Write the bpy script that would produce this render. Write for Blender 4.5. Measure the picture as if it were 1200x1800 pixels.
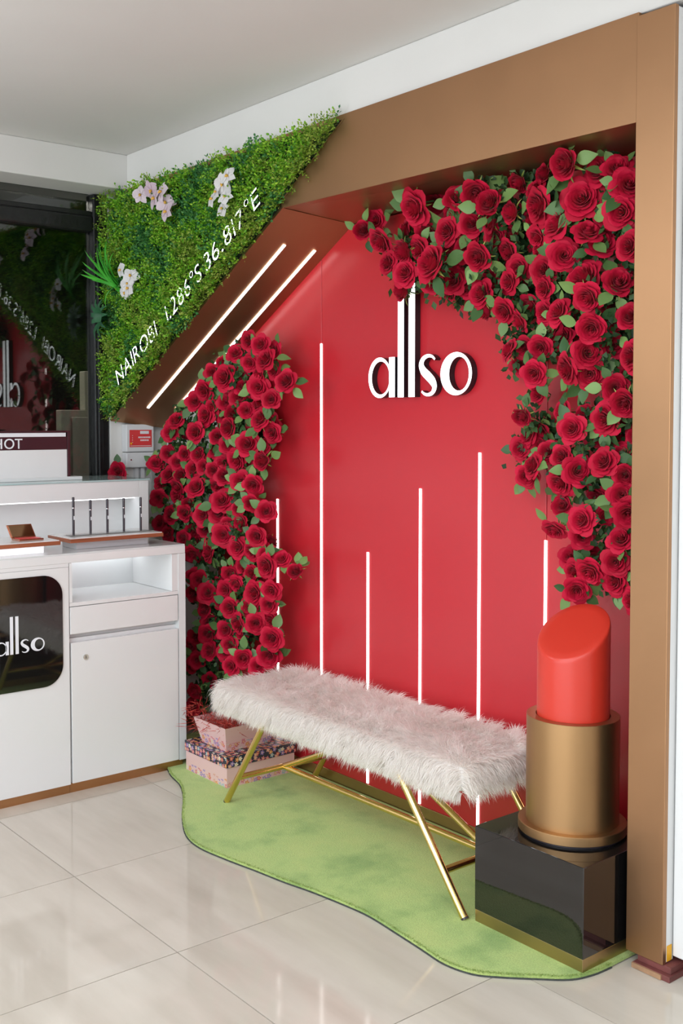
import bpy, math, random
import numpy as np
from mathutils import Vector, Matrix, Euler

# ------------------------------------------------------------------ clear
for o in list(bpy.data.objects):
    bpy.data.objects.remove(o)
scene = bpy.context.scene
col = scene.collection

# ------------------------------------------------------------------ camera
cam_d = bpy.data.cameras.new('camera')
cam = bpy.data.objects.new('camera', cam_d)
col.objects.link(cam)
cam_d.sensor_fit = 'VERTICAL'
cam_d.sensor_height = 36.0
cam_d.lens = 1906.4 / 1800 * 36.0
cam_d.shift_y = -74.0 / 1800
cam.location = (2.9853, -1.4020, 1.3680)
cam.rotation_euler = (math.pi / 2 - 0.0453, 0, 0.88618)
cam_d.clip_start = 0.02
scene.camera = cam

# ------------------------------------------------------------------ world, lights, exposure
world = bpy.data.worlds.new('world')
scene.world = world
world.use_nodes = True
world.node_tree.nodes['Background'].inputs[0].default_value = (0.8, 0.85, 0.9, 1)
world.node_tree.nodes['Background'].inputs[1].default_value = 0.02
vs = scene.view_settings
vs.view_transform = 'Standard'
vs.look = 'None'
vs.gamma = 1.0
vs.use_curve_mapping = False
vs.exposure = -0.32

def area_light(name, loc, sx, sy, power, color=(1, 1, 1), rot=(0, 0, 0)):
    d = bpy.data.lights.new(name, 'AREA')
    d.shape = 'RECTANGLE'
    d.size, d.size_y = sx, sy
    d.energy = power
    d.color = color
    o = bpy.data.objects.new(name, d)
    o.location = loc
    o.rotation_euler = rot
    col.objects.link(o)
    return o

# recessed panels of the shop ceiling, a regular grid (all behind or above the camera's view)
for lx in (1.2, 2.8, 4.4):
    for ly in (-1.2, -2.6, -4.0):
        area_light('ceiling_panel_light', (lx, ly, 2.495), 0.9, 0.9, 25.0, (0.83, 0.93, 1.0))
# added soft frontal fill behind the camera, no real opening there
area_light('front_fill', (1.9, -4.72, 1.25), 6.2, 2.3, 145.0, (0.83, 0.93, 1.0), (math.pi / 2, 0, 0))
# unseen point light added over the counter to brighten the left side
pd_ = bpy.data.lights.new('left_fill', 'POINT'); pd_.energy = 25.0; pd_.shadow_soft_size = 0.16; pd_.color = (0.90, 0.96, 1.0)
po_ = bpy.data.objects.new('left_fill', pd_); po_.location = (-0.25, -1.25, 2.0); col.objects.link(po_)
# fill light added behind the window so the beige partition shows
area_light('passage_fill', (-2.3, 0.5, 2.55), 0.4, 1.2, 24.0, (1.0, 0.93, 0.85))

# ------------------------------------------------------------------ helpers
class MB:
    """collects shapes, builds ONE mesh object"""
    def __init__(self):
        self.v = []; self.f = []; self.m = []; self.uv = None
    def add(self, vs_, fs_, mi=0):
        b = len(self.v)
        self.v.extend([tuple(map(float, q)) for q in vs_])
        self.f.extend([tuple(i + b for i in f) for f in fs_])
        self.m.extend([mi] * len(fs_))
        return self
    def box(self, x0, x1, y0, y1, z0, z1, mi=0):
        v = [(x, y, z) for z in (z0, z1) for y in (y0, y1) for x in (x0, x1)]
        f = [(0, 2, 3, 1), (4, 5, 7, 6), (0, 1, 5, 4), (2, 6, 7, 3), (0, 4, 6, 2), (1, 3, 7, 5)]
        return self.add(v, f, mi)
    def tube(self, pts, r, n=10, mi=0, cap=True):
        pts = [Vector(q) for q in pts]
        rs = r if isinstance(r, (list, tuple)) else [r] * len(pts)
        vs_, fs_ = [], []
        up = None
        for i, q in enumerate(pts):
            t = (pts[min(i + 1, len(pts) - 1)] - pts[max(i - 1, 0)]).normalized()
            if up is None:
                up = t.orthogonal().normalized()
            else:
                up = (up - t * up.dot(t)).normalized()
            s = t.cross(up)
            for k in range(n):
                a = 2 * math.pi * k / n
                vs_.append(q + (up * math.cos(a) + s * math.sin(a)) * rs[i])
        for i in range(len(pts) - 1):
            for k in range(n):
                a, b = i * n + k, i * n + (k + 1) % n
                fs_.append((a, b, b + n, a + n))
        if cap:
            fs_.append(tuple(reversed(range(n))))
            fs_.append(tuple(range((len(pts) - 1) * n, len(pts) * n)))
        return self.add(vs_, fs_, mi)
    def lathe(self, prof, cx, cy, n=64, mi=0):
        vs_, fs_ = [], []
        for (r, z) in prof:
            for k in range(n):
                a = 2 * math.pi * k / n
                vs_.append((cx + r * math.cos(a), cy + r * math.sin(a), z))
        for i in range(len(prof) - 1):
            for k in range(n):
                a, b = i * n + k, i * n + (k + 1) % n
                fs_.append((a, b, b + n, a + n))
        fs_.append(tuple(reversed(range(n))))
        fs_.append(tuple(range((len(prof) - 1) * n, len(prof) * n)))
        return self.add(vs_, fs_, mi)
    def prism(self, poly, a3, b3, mi_front=0, mi_side=0):
        """poly: 2D points; a3, b3: functions 2D->3D for front and back"""
        n = len(poly)
        self.add([a3(*q) for q in poly] + [b3(*q) for q in poly], [], 0)
        b = len(self.v) - 2 * n
        self.f.append(tuple(range(b, b + n))); self.m.append(mi_front)
        self.f.append(tuple(reversed(range(b + n, b + 2 * n)))); self.m.append(mi_side)
        for i in range(n):
            j = (i + 1) % n
            self.f.append((b + i, b + n + i, b + n + j, b + j)); self.m.append(mi_side)
        return self
    def band(self, o_, i_, a3, b3, mi_front=0, mi_side=0, closed=True):
        """solid between outlines o_ and i_ (same count), front a3, back b3"""
        n = len(o_)
        b = len(self.v)
        self.v.extend([tuple(map(float, q)) for q in [a3(*q) for q in o_] + [a3(*q) for q in i_] + [b3(*q) for q in o_] + [b3(*q) for q in i_]])
        for k in range(n if closed else n - 1):
            j = (k + 1) % n
            self.f.append((b + k, b + j, b + n + j, b + n + k)); self.m.append(mi_front)
            self.f.append((b + 2 * n + k, b + 3 * n + k, b + 3 * n + j, b + 2 * n + j)); self.m.append(mi_side)
            self.f.append((b + k, b + 2 * n + k, b + 2 * n + j, b + j)); self.m.append(mi_side)
            self.f.append((b + n + k, b + n + j, b + 3 * n + j, b + 3 * n + k)); self.m.append(mi_side)
        if not closed:
            for k in (0, n - 1):
                self.f.append((b + k, b + n + k, b + 3 * n + k, b + 2 * n + k)); self.m.append(mi_side)
        return self
    def mesh(self, name, mats, smooth=False):
        me = bpy.data.meshes.new(name)
        me.from_pydata(self.v, [], self.f)
        mats = mats if isinstance(mats, (list, tuple)) else [mats]
        for m in mats:
            me.materials.append(m)
        if len(mats) > 1:
            me.polygons.foreach_set('material_index', self.m)
        if smooth:
            me.polygons.foreach_set('use_smooth', [True] * len(me.polygons))
        me.update()
        return me
    def build(self, name, mats, parent=None, smooth=False, bevel=0.0, seg=2, fix=True, auto=False):
        me = self.mesh(name, mats, smooth)
        if fix:
            import bmesh
            bm = bmesh.new(); bm.from_mesh(me)
            bmesh.ops.recalc_face_normals(bm, faces=bm.faces)
            bm.to_mesh(me); bm.free()
        if auto:
            shade_auto(me)
        return link(name, me, parent, bevel, seg)

def shade_auto(me, ang=0.6):
    me.polygons.foreach_set('use_smooth', [True] * len(me.polygons))
    me.set_sharp_from_angle(angle=ang)

def link(name, me, parent=None, bevel=0.0, seg=2):
    o = bpy.data.objects.new(name, me)
    col.objects.link(o)
    if parent is not None:
        o.parent = parent
        o.matrix_parent_inverse = Matrix.Translation(-world_loc(parent))
    if bevel > 0:
        b = o.modifiers.new('bevel', 'BEVEL')
        b.width = bevel; b.segments = seg; b.limit_method = 'ANGLE'; b.angle_limit = 0.6
    return o

def world_loc(o):
    # things sit unrotated at their base; meshes built in world coordinates sit at the origin
    if o.parent is not None:
        return Vector((0, 0, 0))
    return Vector(o.location)

def tag(o, label=None, cat=None, group=None, kind=None):
    if label: o['label'] = label
    if cat: o['category'] = cat
    if group: o['group'] = group
    if kind: o['kind'] = kind
    return o

def thing(name, loc, label, cat, group=None):
    o = bpy.data.objects.new(name, None)
    o.empty_display_size = 0.05
    o.location = loc
    col.objects.link(o)
    return tag(o, label, cat, group)

def struct(o):
    o['kind'] = 'structure'
    return o

# ------------------------------------------------------------------ materials
def new_mat(name):
    m = bpy.data.materials.new(name)
    m.use_nodes = True
    return m, m.node_tree, m.node_tree.nodes['Principled BSDF']

def N(nt, t, **kw):
    n = nt.nodes.new(t)
    for k, v in kw.items():
        setattr(n, k, v)
    return n

def pbr(name, color, rough=0.5, metal=0.0, spec=0.5, var=0.04, scale=8.0, bump=0.0, bscale=60.0, coat=0.0, sheen=0.0, rvar=0.0, stretch=None):
    m, nt, p = new_mat(name)
    L = nt.links.new
    tc = N(nt, 'ShaderNodeTexCoord')
    mp = N(nt, 'ShaderNodeMapping')
    if stretch: mp.inputs['Scale'].default_value = stretch
    L(tc.outputs['Object'], mp.inputs[0])
    no = N(nt, 'ShaderNodeTexNoise'); no.inputs['Scale'].default_value = scale; no.inputs['Detail'].default_value = 4
    L(mp.outputs[0], no.inputs[0])
    r = N(nt, 'ShaderNodeMapRange')
    r.inputs['From Min'].default_value = 0.3; r.inputs['From Max'].default_value = 0.7
    r.inputs['To Min'].default_value = 1 - var; r.inputs['To Max'].default_value = 1 + var
    L(no.outputs['Fac'], r.inputs['Value'])
    mx = N(nt, 'ShaderNodeVectorMath', operation='SCALE')
    mx.inputs[0].default_value = color
    L(r.outputs[0], mx.inputs['Scale'])
    L(mx.outputs[0], p.inputs['Base Color'])
    p.inputs['Roughness'].default_value = rough
    if rvar:
        r2 = N(nt, 'ShaderNodeMapRange')
        r2.inputs['To Min'].default_value = max(0.0, rough - rvar); r2.inputs['To Max'].default_value = rough + rvar
        L(no.outputs['Fac'], r2.inputs['Value']); L(r2.outputs[0], p.inputs['Roughness'])
    p.inputs['Metallic'].default_value = metal
    p.inputs['Specular IOR Level'].default_value = spec
    p.inputs['Coat Weight'].default_value = coat
    p.inputs['Coat Roughness'].default_value = 0.05
    p.inputs['Sheen Weight'].default_value = sheen
    if bump:
        n2 = N(nt, 'ShaderNodeTexNoise'); n2.inputs['Scale'].default_value = bscale; n2.inputs['Detail'].default_value = 3
        L(mp.outputs[0], n2.inputs[0])
        b = N(nt, 'ShaderNodeBump'); b.inputs['Strength'].default_value = bump; b.inputs['Distance'].default_value = 0.01
        L(n2.outputs['Fac'], b.inputs['Height']); L(b.outputs[0], p.inputs['Normal'])
    return m

def emit(name, color, strength):
    m, nt, p = new_mat(name)
    p.inputs['Base Color'].default_value = (*[min(1, c) for c in color], 1)
    p.inputs['Emission Color'].default_value = (*color, 1)
    p.inputs['Emission Strength'].default_value = strength
    p.inputs['Roughness'].default_value = 0.4
    return m

M = {}
M['plaster'] = pbr('white_plaster', (0.74, 0.72, 0.70), 0.75, var=0.02, scale=3, bump=0.05, bscale=25)
M['ceiling'] = pbr('ceiling_paint', (0.72, 0.70, 0.68), 0.8, var=0.02, scale=2, bump=0.03, bscale=12)
M['roomwall'] = pbr('shop_wall_paint', (0.72, 0.715, 0.71), 0.7, var=0.03, scale=1.0)
M['lacquer'] = pbr('white_lacquer', (0.76, 0.75, 0.745), 0.16, var=0.01, scale=3, spec=0.5)
M['cabin'] = pbr('white_melamine', (0.75, 0.75, 0.75), 0.35, var=0.01)
M['worktop'] = pbr('white_glass_worktop', (0.68, 0.70, 0.70), 0.08, var=0.01, spec=0.6)
M['whiteplastic'] = pbr('white_plastic', (0.74, 0.74, 0.76), 0.35, var=0.02)
M['bronze'] = pbr('brushed_bronze_sheet', (0.43, 0.238, 0.126), 0.45, metal=1.0, var=0.05, scale=3, rvar=0.05)
M['goldcase'] = pbr('satin_gold', (0.43, 0.255, 0.122), 0.43, metal=1.0, var=0.03, scale=4)
M['brass'] = pbr('polished_brass_tube', (0.83, 0.60, 0.24), 0.14, metal=1.0, var=0.04, scale=10)
M['kickgold'] = pbr('gold_kick_strip', (0.45, 0.32, 0.16), 0.35, metal=1.0, var=0.08, scale=6)
M['copperkick'] = pbr('copper_kick_strip', (0.52, 0.27, 0.13), 0.32, metal=1.0, var=0.08, scale=6)
M['red'] = pbr('red_satin_panel', (0.53, 0.013, 0.024), 0.31, var=0.03, scale=2.0, spec=0.75, rvar=0.05)
M['lipred'] = pbr('lipstick_red_gloss', (0.60, 0.036, 0.020), 0.30, var=0.01, spec=0.5)
M['blackgloss'] = pbr('black_gloss_acrylic', (0.008, 0.007, 0.007), 0.03, var=0.05, spec=1.0)
M['blackside'] = pbr('black_letter_side', (0.010, 0.010, 0.014), 0.30, var=0.05)
M['blackframe'] = pbr('worn_black_paint', (0.012, 0.012, 0.013), 0.32, var=0.3, scale=30, bump=0.2, bscale=40)
M['darkframe'] = pbr('dark_maroon_frame', (0.045, 0.012, 0.018), 0.25, var=0.05)
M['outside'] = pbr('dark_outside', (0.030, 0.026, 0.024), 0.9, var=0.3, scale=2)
M['beige'] = pbr('beige_partition', (0.46, 0.43, 0.37), 0.6, var=0.08, scale=3)
M['walnut'] = pbr('reddish_wood_edge', (0.30, 0.085, 0.035), 0.35, var=0.25, scale=20, stretch=(1, 0.1, 4))
M['board'] = pbr('maroon_board', (0.18, 0.05, 0.045), 0.5, var=0.2, scale=25, stretch=(1, 0.2, 1))
M['boardedge'] = pbr('pale_board_edge', (0.36, 0.20, 0.11), 0.6, var=0.2, scale=40)
M['led'] = emit('white_led_strip', (1.0, 0.97, 0.93), 5.0)
M['letterface'] = emit('lit_letter_face', (0.96, 0.98, 1.0), 2.2)
M['hedgeletter'] = emit('lit_hedge_letter', (0.95, 1.0, 1.0), 3.0)
M['nicheled'] = emit('niche_led', (0.9, 0.96, 1.0), 9.0)
M['railled'] = emit('rail_led', (0.95, 0.97, 1.0), 3.0)
M['glowbase'] = emit('glowing_tray_base', (0.95, 0.97, 1.0), 0.75)
M['paintwhite'] = pbr('white_print', (0.80, 0.80, 0.84), 0.4, var=0.0)
M['pencil'] = pbr('eyeliner_black', (0.030, 0.022, 0.030), 0.3, var=0.05)
M['silver'] = pbr('silver_metal', (0.75, 0.75, 0.76), 0.25, metal=1.0)
M['mirror'] = pbr('compact_mirror', (0.55, 0.53, 0.48), 0.05, metal=1.0, var=0.0)
M['rosegold'] = pbr('rose_gold', (0.55, 0.22, 0.14), 0.25, metal=1.0)
M['labelred'] = pbr('red_label', (0.72, 0.05, 0.055), 0.4, var=0.0)
M['yellow'] = pbr('yellow_sticker', (0.85, 0.42, 0.02), 0.5, var=0.05)
M['dust'] = pbr('grey_metal_box', (0.55, 0.54, 0.52), 0.5, var=0.05)

def tile_mat():
    m, nt, p = new_mat('polished_beige_tile')
    L = nt.links.new
    tc = N(nt, 'ShaderNodeNewGeometry')
    oi = N(nt, 'ShaderNodeObjectInfo')
    add = N(nt, 'ShaderNodeVectorMath', operation='ADD')
    sc_ = N(nt, 'ShaderNodeMapping'); sc_.inputs['Scale'].default_value = (1.0, 5.0, 1.0)
    L(tc.outputs['Position'], sc_.inputs[0])
    L(sc_.outputs[0], add.inputs[0])
    cx = N(nt, 'ShaderNodeCombineXYZ'); ml = N(nt, 'ShaderNodeMath', operation='MULTIPLY'); ml.inputs[1].default_value = 40
    L(oi.outputs['Random'], ml.inputs[0]); L(ml.outputs[0], cx.inputs[0]); L(ml.outputs[0], cx.inputs[2]); L(cx.outputs[0], add.inputs[1])
    no = N(nt, 'ShaderNodeTexNoise'); no.inputs['Scale'].default_value = 2.2; no.inputs['Detail'].default_value = 6
    L(add.outputs[0], no.inputs[0])
    cr = N(nt, 'ShaderNodeValToRGB')
    cr.color_ramp.elements[0].position = 0.3; cr.color_ramp.elements[0].color = (0.52, 0.455, 0.385, 1)
    cr.color_ramp.elements[1].position = 0.72; cr.color_ramp.elements[1].color = (0.62, 0.555, 0.48, 1)
    L(no.outputs['Fac'], cr.inputs[0])
    L(cr.outputs[0], p.inputs['Base Color'])
    p.inputs['Roughness'].default_value = 0.07
    p.inputs['Specular IOR Level'].default_value = 0.5
    return m
M['tile'] = tile_mat()
M['grout'] = pbr('brown_grout', (0.20, 0.14, 0.10), 0.9, var=0.2, scale=60)

def leafy(name, c1, c2, c3, rough=0.45, trans=0.35):
    """three tone foliage: every leaf (mesh island) takes its own tone"""
    m, nt, p = new_mat(name)
    L = nt.links.new
    g = N(nt, 'ShaderNodeNewGeometry')
    cr = N(nt, 'ShaderNodeValToRGB')
    e = cr.color_ramp.elements
    e[0].position = 0.0; e[0].color = (*c1, 1)
    e[1].position = 1.0; e[1].color = (*c3, 1)
    k = e.new(0.55); k.color = (*c2, 1)
    L(g.outputs['Random Per Island'], cr.inputs[0])
    L(cr.outputs[0], p.inputs['Base Color'])
    p.inputs['Roughness'].default_value = rough
    p.inputs['Specular IOR Level'].default_value = 0.35
    t = N(nt, 'ShaderNodeBsdfTranslucent'); L(cr.outputs[0], t.inputs[0])
    mx = N(nt, 'ShaderNodeMixShader'); mx.inputs[0].default_value = trans
    L(p.outputs[0], mx.inputs[1]); L(t.outputs[0], mx.inputs[2])
    L(mx.outputs[0], nt.nodes['Material Output'].inputs[0])
    return m

def randobj(name, c1, c2, rough=0.5, sheen=0.0, trans=0.0, spec=0.4):
    """tone varies from object to object"""
    m, nt, p = new_mat(name)
    L = nt.links.new
    oi = N(nt, 'ShaderNodeObjectInfo')
    cr = N(nt, 'ShaderNodeValToRGB')
    cr.color_ramp.elements[0].color = (*c1, 1)
    cr.color_ramp.elements[1].color = (*c2, 1)
    L(oi.outputs['Random'], cr.inputs[0])
    L(cr.outputs[0], p.inputs['Base Color'])
    p.inputs['Roughness'].default_value = rough
    p.inputs['Sheen Weight'].default_value = sheen
    p.inputs['Sheen Tint'].default_value = (1.0, 0.5, 0.55, 1)
    p.inputs['Specular IOR Level'].default_value = spec
    if trans:
        t = N(nt, 'ShaderNodeBsdfTranslucent'); L(cr.outputs[0], t.inputs[0])
        mx = N(nt, 'ShaderNodeMixShader'); mx.inputs[0].default_value = trans
        L(p.outputs[0], mx.inputs[1]); L(t.outputs[0], mx.inputs[2])
        L(mx.outputs[0], nt.nodes['Material Output'].inputs[0])
    return m

M['petal'] = randobj('red_rose_petal', (0.44, 0.003, 0.026), (0.60, 0.007, 0.044), 0.6, sheen=0.10, trans=0.08, spec=0.2)
M['roseleaf'] = randobj('rose_leaf_green', (0.035, 0.10, 0.030), (0.20, 0.33, 0.095), 0.45, trans=0.1)
M['sepal'] = randobj('rose_sepal', (0.20, 0.30, 0.05), (0.48, 0.46, 0.12), 0.5)
M['stem'] = pbr('rose_stem', (0.10, 0.22, 0.06), 0.5)
M['hedge1'] = leafy('boxwood_bright', (0.085, 0.30, 0.014), (0.22, 0.54, 0.028), (0.50, 0.76, 0.07))
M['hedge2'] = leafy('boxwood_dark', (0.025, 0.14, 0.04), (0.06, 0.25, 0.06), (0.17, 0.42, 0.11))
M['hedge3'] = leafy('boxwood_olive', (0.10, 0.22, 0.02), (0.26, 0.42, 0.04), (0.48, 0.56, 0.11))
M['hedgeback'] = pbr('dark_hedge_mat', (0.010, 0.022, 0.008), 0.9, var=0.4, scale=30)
M['filler'] = leafy('rose_filler_leaves', (0.012, 0.04, 0.012), (0.03, 0.085, 0.022), (0.07, 0.15, 0.04))
M['blade'] = randobj('bright_grass_blade', (0.03, 0.30, 0.02), (0.10, 0.55, 0.05), 0.4, trans=0.2)
M['fern'] = randobj('dark_fern_leaf', (0.012, 0.07, 0.03), (0.03, 0.13, 0.05), 0.45)
M['orchidpink'] = randobj('pale_pink_orchid', (0.66, 0.50, 0.58), (0.80, 0.68, 0.74), 0.5, trans=0.2)
M['orchidwhite'] = randobj('white_orchid', (0.74, 0.70, 0.70), (0.84, 0.82, 0.82), 0.5, trans=0.2)
M['orchidlip'] = pbr('yellow_orchid_lip', (0.72, 0.40, 0.06), 0.5)
M['dry'] = pbr('dry_twig', (0.30, 0.22, 0.12), 0.7)

def glass_mat(name, ior=1.7, tint=(0.85, 0.9, 0.9)):
    m = bpy.data.materials.new(name); m.use_nodes = True
    nt = m.node_tree; nt.nodes.clear(); L = nt.links.new
    out = N(nt, 'ShaderNodeOutputMaterial'); mx = N(nt, 'ShaderNodeMixShader')
    tr = N(nt, 'ShaderNodeBsdfTransparent'); tr.inputs[0].default_value = (*tint, 1)
    gl = N(nt, 'ShaderNodeBsdfGlossy'); gl.inputs['Roughness'].default_value = 0.01
    fr = N(nt, 'ShaderNodeFresnel'); fr.inputs[0].default_value = ior
    L(fr.outputs[0], mx.inputs[0]); L(tr.outputs[0], mx.inputs[1]); L(gl.outputs[0], mx.inputs[2]); L(mx.outputs[0], out.inputs[0])
    return m
M['glass'] = glass_mat('window_glass', 1.75, (0.8, 0.82, 0.8))
M['acrylic'] = glass_mat('clear_acrylic', 1.3, (0.985, 0.985, 0.985))
M['glasstop'] = pbr('green_edge_glass_top', (0.42, 0.55, 0.55), 0.05, var=0.0, spec=0.7)

def fur_mat():
    m, nt, p = new_mat('cream_faux_fur')
    L = nt.links.new
    g = N(nt, 'ShaderNodeNewGeometry')
    cr = N(nt, 'ShaderNodeValToRGB')
    cr.color_ramp.elements[0].color = (0.96, 0.91, 0.87, 1)
    cr.color_ramp.elements[1].color = (1.0, 0.97, 0.95, 1)
    L(g.outputs['Random Per Island'], cr.inputs[0])
    L(cr.outputs[0], p.inputs['Base Color'])
    p.inputs['Roughness'].default_value = 0.5
    p.inputs['Specular IOR Level'].default_value = 0.3
    t = N(nt, 'ShaderNodeBsdfTranslucent'); L(cr.outputs[0], t.inputs[0])
    mx = N(nt, 'ShaderNodeMixShader'); mx.inputs[0].default_value = 0.60
    L(p.outputs[0], mx.inputs[1]); L(t.outputs[0], mx.inputs[2])
    L(mx.outputs[0], nt.nodes['Material Output'].inputs[0])
    return m
M['fur'] = fur_mat()
M['furskin'] = pbr('fur_backing', (0.97, 0.94, 0.92), 0.9, var=0.02, scale=40)

def rug_mat():
    m, nt, p = new_mat('green_plush_rug')
    L = nt.links.new
    tc = N(nt, 'ShaderNodeNewGeometry')
    n1 = N(nt, 'ShaderNodeTexNoise'); n1.inputs['Scale'].default_value = 5.0; n1.inputs['Detail'].default_value = 5; n1.inputs['Roughness'].default_value = 0.6
    L(tc.outputs['Position'], n1.inputs[0])
    cr = N(nt, 'ShaderNodeValToRGB')
    e = cr.color_ramp.elements
    e[0].position = 0.30; e[0].color = (0.21, 0.33, 0.085, 1)
    e[1].position = 0.72; e[1].color = (0.48, 0.54, 0.17, 1)
    k = e.new(0.5); k.color = (0.40, 0.51, 0.155, 1)
    L(n1.outputs['Fac'], cr.inputs[0])
    n2 = N(nt, 'ShaderNodeTexNoise'); n2.inputs['Scale'].default_value = 260; n2.inputs['Detail'].default_value = 2
    L(tc.outputs['Position'], n2.inputs[0])
    mr = N(nt, 'ShaderNodeMapRange'); mr.inputs['From Min'].default_value = 0.3; mr.inputs['From Max'].default_value = 0.7
    mr.inputs['To Min'].default_value = 0.82; mr.inputs['To Max'].default_value = 1.12
    L(n2.outputs['Fac'], mr.inputs['Value'])
    sc_ = N(nt, 'ShaderNodeVectorMath', operation='SCALE'); L(cr.outputs[0], sc_.inputs[0]); L(mr.outputs[0], sc_.inputs['Scale'])
    L(sc_.outputs[0], p.inputs['Base Color'])
    p.inputs['Roughness'].default_value = 0.95
    p.inputs['Sheen Weight'].default_value = 0.4
    p.inputs['Sheen Tint'].default_value = (0.8, 1, 0.6, 1)
    b = N(nt, 'ShaderNodeBump'); b.inputs['Strength'].default_value = 0.6; b.inputs['Distance'].default_value = 0.004
    L(n2.outputs['Fac'], b.inputs['Height']); L(b.outputs[0], p.inputs['Normal'])
    return m
M['rug'] = rug_mat()
M['rugpile'] = leafy('green_rug_pile', (0.30, 0.42, 0.12), (0.42, 0.54, 0.17), (0.55, 0.64, 0.25), 0.9, 0.4)
M['rugedge'] = pbr('dark_rug_binding', (0.05, 0.055, 0.05), 0.9, var=0.3, scale=80)

def floral_mat(name, ground, edge_only=False, scale=42.0, band=0.03):
    """flat print of five-petalled flowers on a plain ground; UVs are in metres"""
    m, nt, p = new_mat(name)
    L = nt.links.new
    uv = N(nt, 'ShaderNodeUVMap')
    sc_ = N(nt, 'ShaderNodeVectorMath', operation='SCALE'); sc_.inputs['Scale'].default_value = scale
    L(uv.outputs[0], sc_.inputs[0])
    vo = N(nt, 'ShaderNodeTexVoronoi', voronoi_dimensions='2D', feature='F1'); vo.inputs['Scale'].default_value = 1.0; vo.inputs['Randomness'].default_value = 0.75
    L(sc_.outputs[0], vo.inputs['Vector'])
    sub = N(nt, 'ShaderNodeVectorMath', operation='SUBTRACT'); L(sc_.outputs[0], sub.inputs[0]); L(vo.outputs['Position'], sub.inputs[1])
    sp = N(nt, 'ShaderNodeSeparateXYZ'); L(sub.outputs[0], sp.inputs[0])
    at = N(nt, 'ShaderNodeMath', operation='ARCTAN2'); L(sp.outputs[1], at.inputs[0]); L(sp.outputs[0], at.inputs[1])
    m5 = N(nt, 'ShaderNodeMath', operation='MULTIPLY'); m5.inputs[1].default_value = 5; L(at.outputs[0], m5.inputs[0])
    co = N(nt, 'ShaderNodeMath', operation='COSINE'); L(m5.outputs[0], co.inputs[0])
    rad = N(nt, 'ShaderNodeMath', operation='MULTIPLY_ADD'); rad.inputs[1].default_value = 0.11; rad.inputs[2].default_value = 0.40; L(co.outputs[0], rad.inputs[0])
    lt = N(nt, 'ShaderNodeMath', operation='LESS_THAN'); L(vo.outputs['Distance'], lt.inputs[0]); L(rad.outputs[0], lt.inputs[1])
    ct = N(nt, 'ShaderNodeMath', operation='LESS_THAN'); L(vo.outputs['Distance'], ct.inputs[0]); ct.inputs[1].default_value = 0.14
    sep = N(nt, 'ShaderNodeSeparateColor'); L(vo.outputs['Color'], sep.inputs[0])
    cr = N(nt, 'ShaderNodeValToRGB'); cr.color_ramp.interpolation = 'CONSTANT'
    cols = [(0.62, 0.13, 0.12), (0.70, 0.62, 0.52), (0.30, 0.20, 0.50), (0.68, 0.27, 0.10), (0.62, 0.17, 0.22), (0.30, 0.42, 0.50), (0.66, 0.32, 0.28)]
    e = cr.color_ramp.elements
    e[0].position = 0; e[0].color = (*cols[0], 1)
    e[1].position = 1 / 7; e[1].color = (*cols[1], 1)
    for i in range(2, 7):
        k = e.new(i / 7); k.color = (*cols[i], 1)
    L(sep.outputs[0], cr.inputs[0])
    mx = N(nt, 'ShaderNodeMix', data_type='RGBA'); mx.inputs[6].default_value = (*ground, 1); L(cr.outputs[0], mx.inputs[7])
    if edge_only:
        s2 = N(nt, 'ShaderNodeSeparateXYZ'); L(uv.outputs[0], s2.inputs[0])
        no = N(nt, 'ShaderNodeMath', operation='MULTIPLY_ADD'); no.inputs[1].default_value = 0.02; no.inputs[2].default_value = band
        L(sep.outputs[1], no.inputs[0])
        b = N(nt, 'ShaderNodeMath', operation='LESS_THAN'); L(s2.outputs[1], b.inputs[0]); L(no.outputs[0], b.inputs[1])
        mm = N(nt, 'ShaderNodeMath', operation='MULTIPLY'); L(b.outputs[0], mm.inputs[0]); L(lt.outputs[0], mm.inputs[1])
        L(mm.outputs[0], mx.inputs[0])
        cm = N(nt, 'ShaderNodeMath', operation='MULTIPLY'); L(b.outputs[0], cm.inputs[0]); L(ct.outputs[0], cm.inputs[1])
    else:
        L(lt.outputs[0], mx.inputs[0]); cm = ct
    m2 = N(nt, 'ShaderNodeMix', data_type='RGBA'); L(mx.outputs[2], m2.inputs[6]); m2.inputs[7].default_value = (0.75, 0.55, 0.2, 1)
    L(cm.outputs[0], m2.inputs[0])
    L(m2.outputs[2], p.inputs['Base Color'])
    p.inputs['Roughness'].default_value = 0.4
    return m
M['floral'] = floral_mat('floral_print_on_navy', (0.022, 0.026, 0.045), scale=52)
M['pinkfloral'] = floral_mat('pink_card_with_floral_hem', (0.72, 0.47, 0.45), True, 48, 0.016)
M['pink'] = pbr('pink_card', (0.64, 0.40, 0.38), 0.45, var=0.01)
M['shred'] = randobj('red_paper_shred', (0.45, 0.03, 0.02), (0.75, 0.10, 0.07), 0.5)
M['shreds'] = leafy('red_shredded_paper', (0.40, 0.03, 0.025), (0.62, 0.07, 0.05), (0.78, 0.15, 0.11), 0.5, 0.15)

# ------------------------------------------------------------------ the setting
YW, YF = 1.125, 0.857          # red panel plane, bronze fascia plane
XL, XR = -1.41, 5.2            # left wall plane, far right wall
YB = -4.8                      # wall behind the camera
ZC = 2.512                     # ceiling

floor = struct(MB().box(-1.6, XR, YB, 1.4, -0.06, -0.003).build('floor', M['grout']))
tm = MB().box(0.0015, 0.5985, 0.0015, 0.5985, -0.0028, 0.0).mesh('tile', M['tile'])
tcut = MB().box(0.0015, 0.5985, 0.0015, 0.535, -0.0028, 0.0).mesh('tile_cut', M['tile'])
for i in range(-2, 8):
    for j in range(-7, 2):
        o = bpy.data.objects.new('tile', tcut if j == 1 else tm)
        col.objects.link(o); o.parent = floor
        o.location = (0.6 * i, 0.6 * j, 0)

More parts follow.
